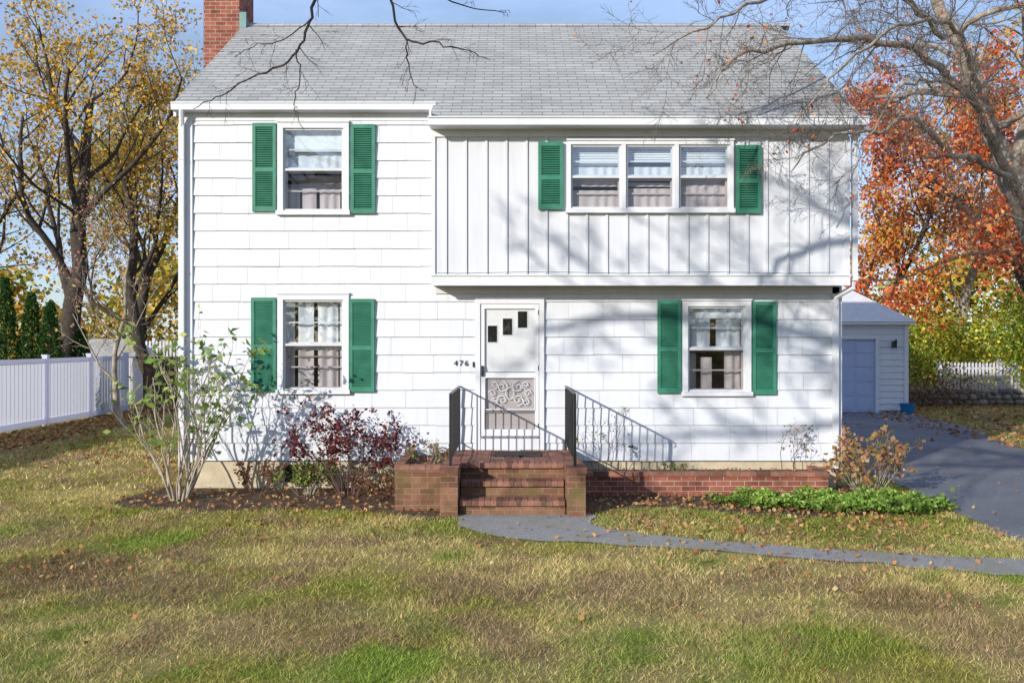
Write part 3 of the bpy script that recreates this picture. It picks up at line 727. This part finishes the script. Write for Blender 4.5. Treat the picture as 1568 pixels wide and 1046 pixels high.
A, B, C_, D_ = (7.8, 13.98, 2.875), (12.72, 13.98, 2.875), (12.72, 20.2, 2.875), (7.8, 20.2, 2.875); R1, R2 = (10.26, 16.44, 4.66), (10.26, 17.7, 4.66)
mb.face([A, B, R1], 'garage_roof'); mb.face([B, C_, R2, R1], 'garage_roof'); mb.face([C_, D_, R2], 'garage_roof'); mb.face([D_, A, R1, R2], 'garage_roof')
mb.box(12.0, 12.1, 14.0, 14.16, 2.05, 2.25, 'black_iron'); mb.tube([(12.05, 14.1, 2.2), (12.05, 13.95, 2.3), (12.05, 13.92, 2.2)], .03, 6, 'black_iron')
mb.build('doors_and_roof', gar)
mb = MB(); c0 = (12.25, 13.6)
for z0_, z1_, r0_, r1_ in ((.0, .3, .17, .23), (.3, .33, .25, .25)):
    pa = [(c0[0]+r0_*math.cos(t*.524), c0[1]+r0_*math.sin(t*.524), z0_) for t in range(12)]; pb = [(c0[0]+r1_*math.cos(t*.524), c0[1]+r1_*math.sin(t*.524), z1_) for t in range(12)]
    for i in range(12): mb.face([pa[i], pa[(i+1) % 12], pb[(i+1) % 12], pb[i]], 'blue_plastic')
mb.face([(c0[0]+.2*math.cos(t*.524), c0[1]+.2*math.sin(t*.524), .2) for t in range(12)], 'soil'); mb.build('blue_tub')

# ------------------------------------------------------------------ fences, shed, stone wall
mb = MB(); FX = -12.4
for y in np.arange(-7, 15.6, 2.4):
    mb.box(FX-.065, FX+.065, y-.065, y+.065, 0, 1.86, 'vinyl'); mb.box(FX-.08, FX+.08, y-.08, y+.08, 1.861, 1.9, 'vinyl')
    if y < 14:
        mb.box(FX-.03, FX+.03, y+.066, y+2.334, .05, .2, 'vinyl'); mb.box(FX-.03, FX+.03, y+.066, y+2.334, 1.68, 1.8, 'vinyl')
        for q in np.arange(y+.066, y+2.3, .178):
            q1 = min(q+.178, y+2.334); mb.face([(FX, q, .201), (FX, q1-.012, .201), (FX, q1-.012, 1.679), (FX, q, 1.679)], 'vinyl'); mb.face([(FX-.006, q1-.012, .201), (FX-.006, q1, .201), (FX-.006, q1, 1.679), (FX-.006, q1-.012, 1.679)], 'vinyl')
mb.build('vinyl_privacy_fence')
mb = MB()
for x in np.arange(-12.2, -8.2, .15): mb.box(x, x+.14, 15.5, 15.53, .05, 1.75+rng.normal(0, .01), 'wood_fence')
for x in (-12.2, -10.2, -8.2): mb.box(x-.05, x+.05, 15.53, 15.63, 0, 1.85, 'wood_fence')
mb.build('wooden_fence')
def picket(x0, x1, y, h):
    mb = MB()
    for x in np.arange(x0, x1, .14):
        mb.box(x, x+.08, y, y+.02, .06, h-.06, 'vinyl'); mb.face([(x, y, h-.06), (x+.08, y, h-.06), (x+.04, y, h)], 'vinyl')
    for z in (.25, h-.3): mb.box(x0, x1, y+.021, y+.06, z, z+.08, 'vinyl')
    for x in np.arange(x0, x1+.1, 2.4): mb.box(x-.05, x+.05, y+.061, y+.16, 0, h+.1, 'vinyl')
    mb.build('picket_fence')
picket(16.9, 20.0, 21, 1.45); picket(-17, -11, 22, 2.3)
mb = MB(); sx, sy = -15.0, 18.5
mb.box(sx-1.1, sx+1.1, sy, sy+2, 0, 1.75, 'vinyl')
mb.face([(sx-1.25, sy-.12, 1.7), (sx+1.25, sy-.12, 1.7), (sx+.9, sy+1, 2.35), (sx-.9, sy+1, 2.35)], 'shingle'); mb.face([(sx-1.25, sy+2.1, 1.7), (sx+1.25, sy+2.1, 1.7), (sx+.9, sy+1, 2.35), (sx-.9, sy+1, 2.35)], 'shingle')
mb.face([(sx-1.25, sy-.12, 1.7), (sx-.9, sy+1, 2.35), (sx-1.25, sy+2.1, 1.7)], 'vinyl'); mb.face([(sx+1.25, sy-.12, 1.7), (sx+.9, sy+1, 2.35), (sx+1.25, sy+2.1, 1.7)], 'vinyl')
mb.box(sx-.35, sx+.35, sy-.03, sy-.001, .05, 1.6, 'trim'); mb.build('garden_shed')
rg = np.random.default_rng(9); VV = []; FF = []; CC = []
bm = bmesh.new(); bmesh.ops.create_icosphere(bm, subdivisions=2, radius=1); sv = np.array([v.co[:] for v in bm.verts]); sf = np.array([[v.index for v in f.verts] for f in bm.faces]); bm.free()
off = 0
for row in range(3):
    x = 13.8+rg.random()*.2
    while x < 26:
        w = rg.uniform(.16, .38); hgt = rg.uniform(.09, .15)
        q = sv*np.array([w*.6, .22, hgt])*(1+rg.normal(0, .06, (len(sv), 1))); q = np.clip(q, [-w*.5, -.2, -hgt*.8], [w*.5, .2, hgt*.8])
        VV.append(q+[x+w/2, 17.2+rg.normal(0, .03)+.1*row*.3+.08*(x-13), .1+row*.19]); FF.append(sf+off); off += len(sv); t = rg.uniform(.6, 1.3); CC.append(np.tile([t, t*.97, t*.93], (len(sf), 1))); x += w
np_mesh('stone_wall', np.concatenate(VV), np.concatenate(FF), 'stone', np.concatenate(CC))

# ------------------------------------------------------------------ vegetation
def leafpts(tips, per, jit, rg, hmin=-9, keep=1.):
    out = []
    for t in tips:
        if rg.random() > keep: continue
        k = rg.poisson(per)
        if k == 0: continue
        f = rg.uniform(.2, 1, k)*(len(t)-1); i = np.minimum(f.astype(int), len(t)-2); fr = (f-i)[:, None]
        out.append(t[i]*(1-fr)+t[i+1]*fr+rg.normal(0, jit, (k, 3)))
    return np.concatenate(out)
def tree(name, base, h, r, P, seed, bark, pal=None, per=12, jit=.2, size=.13, lean=(0, 0, 1), keep=1., zmin=0.):
    rg = np.random.default_rng(seed); e = empty(name); out = []; tips = []
    grow(out, tips, base, lean, h, r, 0, P, rg); tubes_mesh('trunk_and_branches', out, bark, e)
    if pal:
        lp = leafpts(tips, per, jit, rg, keep=keep); lp = lp[lp[:, 2] > zmin]
        leaves_mesh('foliage', lp, size, pal, rg, e, shade=rg.uniform(.7, 1.25, len(lp)))
    return e
PB = dict(wig=.13, up=[.03, .09, .05, .02, .0], kids=[8, 6, 5, 4], t0=[.25, .25, .2, .2], ratio=[.62, .55, .5, .45], ang=(28, 62), sides=[9, 7, 5, 3, 3], seg=.5, rr=.55, rmin=.008)
yel = [(.74, .42, .05), (.78, .55, .09), (.64, .32, .05), (.5, .36, .09), (.72, .46, .12)]
olive = [(.36, .36, .08), (.55, .45, .08), (.2, .25, .06), (.62, .42, .07)]
tree('autumn_tree', (-14.8, 15, 0), 11, .38, PB, 21, 'bark_dark', yel, 8, .26, .15, lean=(-.12, 0, 1), keep=.8, zmin=3.6)
tree('autumn_tree', (-13.2, 19, 0), 10, .26, PB, 22, 'bark_dark', yel, 8, .28, .16, keep=.75, zmin=2.4)
tree('autumn_tree', (-20.0, 17, 0), 11, .3, PB, 23, 'bark_dark', yel+[(.3, .12, .05)], 8, .28, .16, keep=.8, zmin=3.6)
tree('autumn_tree', (-9.8, 21, 0), 9.5, .2, PB, 24, 'bark_dark', yel, 7, .28, .16, keep=.8)
tree('autumn_tree', (-17, 27, 0), 10, .3, PB, 25, 'bark_dark', olive, 9, .33, .2)
PM = dict(PB); PM['kids'] = [7, 5, 4]; PM['sides'] = [7, 5, 4, 3]
tree('young_tree', (-10.2, 9.5, 0), 4.6, .09, PM, 26, 'bark_grey', [(.45, .25, .18), (.5, .4, .13), (.4, .16, .15)], 5, .15, .09)
red = [(.68, .15, .05), (.76, .27, .08), (.56, .09, .05), (.80, .36, .12)]
tree('red_oak_tree', (18.3, 15.5, 0), 9.5, .26, PB, 31, 'bark_dark', red, 13, .28, .19, lean=(-.14, 0, 1), keep=.9)
tree('red_oak_tree', (15.8, 10.5, 0), 7.4, .15, PB, 37, 'bark_dark', red, 7, .25, .17, lean=(-.05, 0, 1), keep=.7)
tree('red_oak_tree', (14.6, 24, 0), 8.6, .22, PB, 32, 'bark_dark', red+yel[:2], 9, .3, .19, keep=.85)
tree('autumn_tree', (20.5, 27, 0), 11, .3, PB, 33, 'bark_grey', yel, 8, .33, .2)
tree('autumn_tree', (12.6, 30, 0), 9, .2, PB, 35, 'bark_grey', olive+yel, 8, .33, .2)

def cloud(name, blobs, n, size, pal, seed, parent=None, clump=.35, mat='leaf', up=0.):
    rg = np.random.default_rng(seed); w = np.array([b[3]*b[4]*b[5] for b in blobs])**.8; w /= w.sum(); pts = []; sh = []
    for b_, ww in zip(blobs, w):
        k = max(4, int(n*ww/26)); d = norm(rg.normal(size=(k, 3)))*(rg.uniform(.35, 1.05, (k, 1))**.5)
        cc = np.array(b_[:3])+d*np.array(b_[3:6])
        q = np.repeat(cc, 26, 0)+rg.normal(0, clump, (k*26, 3)); s = np.repeat(rg.uniform(.55, 1.3, k), 26)
        pts.append(q); sh.append(s)
    pts = np.concatenate(pts); sh = np.concatenate(sh); kz = pts[:, 2] > .02
    return leaves_mesh(name, pts[kz], size, pal, rg, parent, shade=sh[kz], mat=mat, up=up)
grn = [(.05, .115, .03), (.075, .155, .04), (.035, .08, .024)]
for i, (x, y, h) in enumerate(((-15.5, 12.3, 4.2), (-14.75, 12.0, 4.0), (-14.1, 12.2, 3.6), (-13.5, 12.1, 3.3), (-13.0, 12.9, 2.5), (-12.6, 23.8, 5.2), (-11.4, 24, 4.6))):
    e = empty('arborvitae'); rg = np.random.default_rng(500+i)
    tubes_mesh('trunk', [(np.array([[x, y, 0], [x, y, h*.5], [x, y, h*.93]]), np.array([.07, .045, .012]), 6)], 'bark_dark', e)
    n = 5200; t = rg.random(n)**1.25; ang = rg.uniform(0, 6.283, n); rr = (.50*(1-t)**.75+.05)*(.72+.28*rg.random(n)**.5)*(1+.16*np.sin(ang*5+t*19))
    P = np.stack([x+rr*np.cos(ang), y+rr*np.sin(ang), .08+h*t], 1)+rg.normal(0, .025, (n, 3))
    leaves_mesh('foliage', P, .10, grn, rg, e, shade=.75+.45*np.sin(ang*5+t*19)**2, aspect=.5)
mixg = [(.2, .26, .05), (.38, .34, .06), (.13, .19, .04), (.55, .4, .06)]
cloud('background_shrubs', [(-14+i*1.6+rng.normal(0, .3), 24.5+rng.normal(0, 1), .9+rng.uniform(0, .8), 1.2, 1., 1.3) for i in range(6)]+[(-24+i*2.2, 21+rng.normal(0, 1), 1.6, 1.6, 1.2, 1.8) for i in range(4)], 8000, .2, mixg+yel, 60)
brt = [(.55, .55, .08), (.74, .64, .06), (.40, .48, .07), (.66, .46, .06), (.28, .38, .06)]
cloud('background_shrubs', [(14.5+i*1.5+rng.normal(0, .4), 24.5+rng.normal(0, 1.2), 1.2+rng.uniform(0, 1.4), 1.4, 1.1, 1.6) for i in range(9)], 13000, .19, brt, 61)
cloud('background_shrubs', [(18.2+i*1.0, 19.2+rng.normal(0, .5), 1.7+rng.uniform(0, 1.4), .9, .9, 1.4) for i in range(5)]+[(14.6, 19.5, 1.3, .8, .8, 1.3), (15.8, 20.0, 1.0, .7, .7, 1.0)], 9500, .14, [(.2, .34, .05), (.3, .42, .06), (.5, .5, .08)], 62)
cloud('background_shrubs', [(14.3, 16.6, .5, .6, .4, .5), (15.3, 17, .4, .7, .4, .5), (13.4, 16.2, .4, .5, .4, .4)], 1500, .1, [(.26, .13, .08), (.32, .2, .1)], 63)
rg = np.random.default_rng(70); bl = []
for i in range(46):
    x = -62+i*2.8+rg.normal(0, 1); y = 46+rg.normal(0, 5); h = rg.uniform(4.5, 8.5)
    bl += [(x, y, h*.45, 2.2, 2, h*.45), (x+rg.normal(0, 1), y, h*.85, 1.7, 1.6, h*.25)]
cloud('distant_trees', bl, 40000, .5, yel+olive+mixg, 71, clump=.8)
bl = []
for i in range(40):
    x = -70+i*3.6+rg.normal(0, 1); y = -62+rg.normal(0, 5); h = rg.uniform(5, 9)
    bl += [(x, y, h*.5, 2.8, 2.4, h*.5)]
cloud('distant_trees', bl, 12000, .9, yel+olive+mixg, 72, clump=1.)

rg = np.random.default_rng(80); e = empty('bare_maple_tree'); out = []; tips = []
PT = dict(wig=.20, up=[.0, .01, .0], kids=[6, 5], t0=[.15, .15], ratio=[.6, .55], ang=(25, 60), sides=[4, 3, 3], seg=.13, rr=.55, rmin=.0036, flare=False, end=.4)
PT3 = dict(PT); PT3['kids'] = [5, 5, 3]; PT3['t0'] = [.2, .2, .2]; PT3['ratio'] = [.6, .55, .5]; PT3['up'] = [.03, .02, 0, 0]; PT3['sides'] = [6, 4, 3, 3]; PT3['seg'] = .25; PT3['rmin'] = .006
tr = smooth_path([(11.9, 5, 0), (11.7, 5, 1.8), (11.35, 4.95, 3.4), (10.85, 4.85, 4.9), (10.3, 4.8, 6.0)], 5, rg, .03)
out.append((tr, np.linspace(.42, .27, len(tr))*np.r_[1.4, 1.15, np.ones(len(tr)-2)], 14))
limb(out, tips, [(10.35, 4.8, 5.9), (9.8, 4.7, 6.9), (9.3, 4.6, 8.2), (8.6, 4.5, 9.6), (8.2, 4.5, 11.2)], .2, .08, 9, 9, 2.6, PT3, rg)
limb(out, tips, [(10.4, 4.8, 5.8), (10.9, 4.9, 7.4), (11.0, 5.1, 9.2), (11.5, 5.4, 11.2)], .16, .06, 9, 8, 2.6, PT3, rg)
limb(out, tips, [(11.3, 4.95, 3.6), (12.0, 4.6, 5.2), (12.6, 4.2, 7), (13, 4, 9)], .14, .05, 8, 7, 2.4, PT3, rg)
kw = dict(kr=.4, kcap=.014)
limb(out, tips, [(10.7, 4.8, 5.2), (9.4, 3.6, 6.0), (8.2, 2.2, 6.55), (6.6, .9, 7.0), (5.1, -.2, 6.8), (3.9, -1.0, 6.45), (3.0, -1.4, 6.1), (2.6, -1.7, 5.5)], .095, .010, 8, 38, 1.3, PT, rg, t0=.25, down=.12, **kw)
limb(out, tips, [(10.9, 4.85, 4.7), (9.6, 3.4, 5.3), (8.2, 2, 5.45), (7.0, .7, 5.3), (6, -.4, 5.5), (5.1, -1.1, 5.2), (4.3, -1.6, 5.0), (3.7, -1.8, 4.5)], .07, .009, 7, 32, 1.1, PT, rg, t0=.3, down=.08, **kw)
limb(out, tips, [(8.9, 4.6, 8.5), (7.3, 3.0, 8.7), (5.6, 1.0, 8.2), (4.0, -.6, 7.4), (2.8, -1.6, 6.6), (1.8, -2.2, 5.9)], .06, .008, 7, 38, 1.4, PT, rg, t0=.2, down=.15, **kw)
limb(out, tips, [(9.5, 4.6, 7.6), (8.2, 2.5, 7.7), (6.8, .6, 7.4), (5.4, -.8, 6.7), (4.4, -1.6, 5.9), (3.8, -1.9, 5.2)], .05, .008, 7, 34, 1.3, PT, rg, t0=.2, down=.1, **kw)
limb(out, tips, [(9.9, 4.6, 6.9), (8.6, 2.8, 6.9), (7.2, 1.0, 6.5), (6.1, -.5, 6.1), (5.2, -1.4, 5.6), (4.6, -1.9, 4.7)], .045, .008, 6, 30, 1.2, PT, rg, t0=.2, down=.1, **kw)
limb(out, tips, [(11.1, 4.9, 4.0), (10.0, 3.4, 4.3), (8.9, 2.2, 4.5), (8.0, 1.2, 4.2)], .05, .008, 6, 12, 1.2, PT, rg, t0=.3, **kw)
tubes_mesh('trunk_and_branches', out, 'bark_grey', e, twig='bark_mid')
lp = leafpts(tips, 1.0, .05, rg, keep=.08); leaves_mesh('last_leaves', lp, .07, red, rg, e)

# tall tree standing behind the viewpoint: outer twigs hang into the view, its long limbs shade the right half of the front
rg = np.random.default_rng(90); e = empty('bare_oak_tree'); out = []; tips = []
tr = smooth_path([(-2.5, -19, 0), (-2.4, -18.9, 3), (-2.5, -18.5, 6), (-2.6, -18, 9), (-2.7, -17.6, 12)], 4, rg, .03); out.append((tr, np.linspace(.42, .15, len(tr)), 12))
PD = dict(PT); PD['up'] = [-.05, -.02, 0]; PD['wig'] = .13
l1 = [(-2.5, -18.4, 6.5), (-2.8, -14.5, 8.2), (-2.2, -10.5, 7.8), (-1.6, -7.6, 6.6), (-1.35, -6.6, 5.6)]
limb(out, tips, l1, .14, .02, 8, 6, 1.2, PT, rg, t0=.4)
for P_, r0_, nk, kl in (
    ([(-1.35, -6.6, 5.6), (-1.56, -6.35, 5.0), (-1.66, -6.3, 4.74), (-1.81, -6.3, 4.5), (-2.1, -6.3, 4.38), (-2.34, -6.3, 4.24), (-2.57, -6.3, 4.12)], .016, 8, .28),
    ([(-1.74, -6.3, 4.6), (-1.72, -6.25, 4.4), (-1.78, -6.2, 4.2), (-1.74, -6.2, 4.05)], .007, 4, .2),
    ([(-1.62, -6.3, 4.85), (-1.9, -6.2, 4.7), (-2.1, -6.1, 4.72), (-2.3, -6.1, 4.6)], .006, 5, .22),
    ([(-1.1, -6.8, 5.7), (-.97, -6.4, 5.0), (-.85, -6.3, 4.69), (-.63, -6.3, 4.66), (-.4, -6.3, 4.6), (-.18, -6.3, 4.52)], .013, 7, .25),
    ([(-.85, -6.3, 4.69), (-.84, -6.28, 4.5), (-.80, -6.25, 4.36), (-.72, -6.2, 4.3)], .007, 4, .18),
    ([(-.7, -6.7, 5.6), (-.6, -6.4, 5.05), (-.3, -6.3, 4.93), (-.05, -6.3, 4.9)], .008, 4, .2),
    ([(-1.6, -7.5, 6.5), (-1.1, -6.8, 5.7), (-.7, -6.7, 5.6)], .02, 0, .2)):
    limb(out, tips, P_, r0_, .003, 6, nk, kl, dict(PD, rmin=.002, kids=[3, 2], seg=.06), rg, t0=.25, j=.008)
for q in range(7):
    a_ = q*.9+.4; z_ = 7+q*.7; grow(out, tips, along(tr, z_/12.2)[0], (math.cos(a_), math.sin(a_), .6), 3.6, .1, 0, PT3, rg)
PL = dict(PT3); PL['rmin'] = .014; PL['kids'] = [5, 4, 3]
limb(out, tips, [(-2.5, -18.4, 6.6), (-4.8, -16.3, 7.7), (-6.8, -14.4, 8.3), (-8.5, -13.2, 8.2), (-9.9, -12.6, 7.7)], .15, .04, 8, 12, 2.2, PL, rg, t0=.35, kr=.5)
limb(out, tips, [(-2.5, -18.3, 7.6), (-4.4, -16.6, 8.9), (-6.0, -14.8, 9.7), (-7.0, -13.4, 10.2)], .13, .04, 8, 10, 2.0, PL, rg, t0=.35, kr=.5)
limb(out, tips, [(-4.8, -16.3, 7.7), (-6.6, -15.6, 7.6), (-8.4, -14.9, 7.1), (-10.0, -14.4, 6.8)], .09, .03, 7, 9, 1.8, PL, rg, t0=.2, kr=.5)
tubes_mesh('trunk_and_branches', out, 'bark_twig', e)

def shrub(name, base, n, h, spread, r, pal, lsize, per, seed, stem, leaf_low=.45, up=.3, kids=(4, 3), wig=.12, aspect=.5):
    rg = np.random.default_rng(seed); e = empty(name); out = []; tips = []
    P = dict(wig=wig, up=[.04, .03, .02], kids=list(kids), t0=[.35, .3], ratio=[.45, .5], ang=(22, 50), sides=[6, 4, 3], seg=.12, rr=.6, rmin=.003, flare=False)
    for i in range(n):
        a_ = rg.uniform(0, 6.28); d = (spread*math.cos(a_), spread*math.sin(a_)*.7, 1)
        grow(out, tips, (base[0]+.12*math.cos(a_), base[1]+.1*math.sin(a_), base[2]), d, h*rg.uniform(.65, 1.05), r*rg.uniform(.6, 1.1), 0, P, rg)
    for t in out:
        for p in t[0]: p[1] = min(p[1], -.07)
    tubes_mesh('stems', out, stem, e)
    lp = leafpts(tips, per, lsize*.5, rg); lp = lp[lp[:, 2] > base[2]+h*leaf_low*rg.random(len(lp))]; lp[:, 1] = np.minimum(lp[:, 1], -.08)
    leaves_mesh('foliage', lp, lsize, pal, rg, e, up=up, aspect=aspect)
    return e
shrub('rhododendron_bush', (-4.72, -1.0, 0), 19, 2.1, .32, .022, [(.22, .34, .07), (.30, .40, .10), (.42, .45, .15), (.16, .27, .06)], .13, 2.3, 101, 'stem_pale', .8, aspect=.45, wig=.13)
shrub('burgundy_shrub', (-2.35, -.8, 0), 16, 1.35, .36, .012, [(.15, .03, .035), (.20, .045, .045), (.10, .02, .03), (.26, .08, .06)], .065, 6, 102, 'stem_red', .3, kids=(5, 3), aspect=.65)
shrub('low_shrub', (-3.75, -.55, 0), 10, .5, .7, .007, [(.26, .09, .07), (.32, .17, .08)], .06, 3, 103, 'stem_red', .2)
shrub('low_shrub', (-3.0, -.6, 0), 14, .5, .6, .007, [(.22, .27, .07), (.3, .34, .1), (.16, .2, .06)], .065, 7, 104, 'stem_pale', .1)
shrub('low_shrub', (-1.95, -1.0, 0), 10, .42, .6, .007, [(.3, .13, .07), (.18, .07, .05), (.33, .23, .1)], .055, 4, 105, 'stem_red', .1)
shrub('planter_plant', (-1.2, -.9, .52), 9, .28, .8, .004, [(.26, .32, .08), (.38, .28, .1), (.38, .14, .08)], .045, 3, 106, 'stem_pale', .1)
shrub('rose_bush', (1.35, -.3, .3), 4, .95, .25, .006, [(.2, .28, .07), (.32, .17, .08)], .05, 1.2, 107, 'stem_red', .2, wig=.16)
shrub('rose_bush', (4.15, -.3, .3), 4, .7, .22, .006, [(.2, .3, .07), (.27, .35, .09), (.42, .16, .08)], .06, 1.6, 108, 'stem_red', .2, wig=.16)
shrub('planter_plant', (2.4, -.35, .3), 9, .13, 1.4, .003, [(.2, .27, .07), (.3, .22, .1)], .04, 3, 109, 'stem_pale', .1)
shrub('dried_hydrangea', (5.1, -.75, 0), 26, .9, .6, .006, [(.50, .27, .13), (.42, .18, .09), (.56, .37, .2), (.3, .24, .08)], .085, 4.2, 110, 'stem_pale', .3, kids=(3, 2), aspect=.8)
rg = np.random.default_rng(120); n = 17000; x = rg.uniform(2.6, 6.2, n); y = rg.uniform(-2.2, -.8, n)
gp = [(2.75, -1.15), (3.3, -.95), (4.6, -.9), (5.6, -1.0), (5.95, -1.4), (5.7, -1.95), (5.1, -2.1), (4.3, -2.0), (3.5, -1.75), (3.0, -1.45)]
k = inpoly(x+rg.normal(0, .07, n), y+rg.normal(0, .06, n), gp); x = x[k]; y = y[k]
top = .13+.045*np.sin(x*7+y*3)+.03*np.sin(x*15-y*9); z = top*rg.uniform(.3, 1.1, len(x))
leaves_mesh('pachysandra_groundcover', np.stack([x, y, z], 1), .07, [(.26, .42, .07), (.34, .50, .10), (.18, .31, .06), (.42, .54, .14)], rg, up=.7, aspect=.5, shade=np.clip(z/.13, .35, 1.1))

# ------------------------------------------------------------------ light, sky, camera
S = Vector((-1.55, -1.9, .80)).normalized()
el = math.asin(S.z); az = math.atan2(S.x, S.y)
w = bpy.data.worlds.new('World'); scene.world = w; w.use_nodes = True; nt = w.node_tree; nt.nodes.clear()
sky = N(nt, 'ShaderNodeTexSky'); sky.sky_type = 'NISHITA'; sky.sun_disc = False; sky.sun_elevation = el; sky.sun_rotation = az % (2*math.pi); sky.air_density = 1.0; sky.dust_density = .3; sky.ozone_density = 2.
tc = N(nt, 'ShaderNodeTexCoord'); mp = N(nt, 'ShaderNodeMapping'); mp.inputs['Scale'].default_value = (1.2, 1.2, 4.5)
nt.links.new(tc.outputs['Generated'], mp.inputs[0]); nz = noise(nt, 1.6, 6, .6, vec=mp.outputs[0])
cl = ramp(nt, nz.outputs[0], [(.40, (.25, .25, .25)), (.70, (.8, .8, .8))])
cc = mix(nt, sky.outputs[0], (4.4, 5.9, 9.2), cl.outputs[0])
bg = N(nt, 'ShaderNodeBackground'); bg.inputs[1].default_value = .14; nt.links.new(cc, bg.inputs[0])
wo = N(nt, 'ShaderNodeOutputWorld'); nt.links.new(bg.outputs[0], wo.inputs[0])
ld = bpy.data.lights.new('sun', 'SUN'); ld.energy = 5.0; ld.angle = math.radians(.5); ld.color = (1, .945, .85)
lo_ = bpy.data.objects.new('sun', ld); scene.collection.objects.link(lo_); lo_.rotation_euler = (-S).to_track_quat('-Z', 'Y').to_euler(); lo_.location = (-20, -25, 20)
cd = bpy.data.cameras.new('camera'); co = bpy.data.objects.new('camera', cd); scene.collection.objects.link(co)
co.location = (0, -13.3, 2.25); co.rotation_euler = (math.pi/2, 0, 0); cd.lens = 36*1330/1568; cd.sensor_width = 36; cd.clip_end = 1500; cd.clip_start = .1
scene.camera = co
scene.view_settings.view_transform = 'Standard'; scene.view_settings.look = 'None'; scene.view_settings.exposure = 0
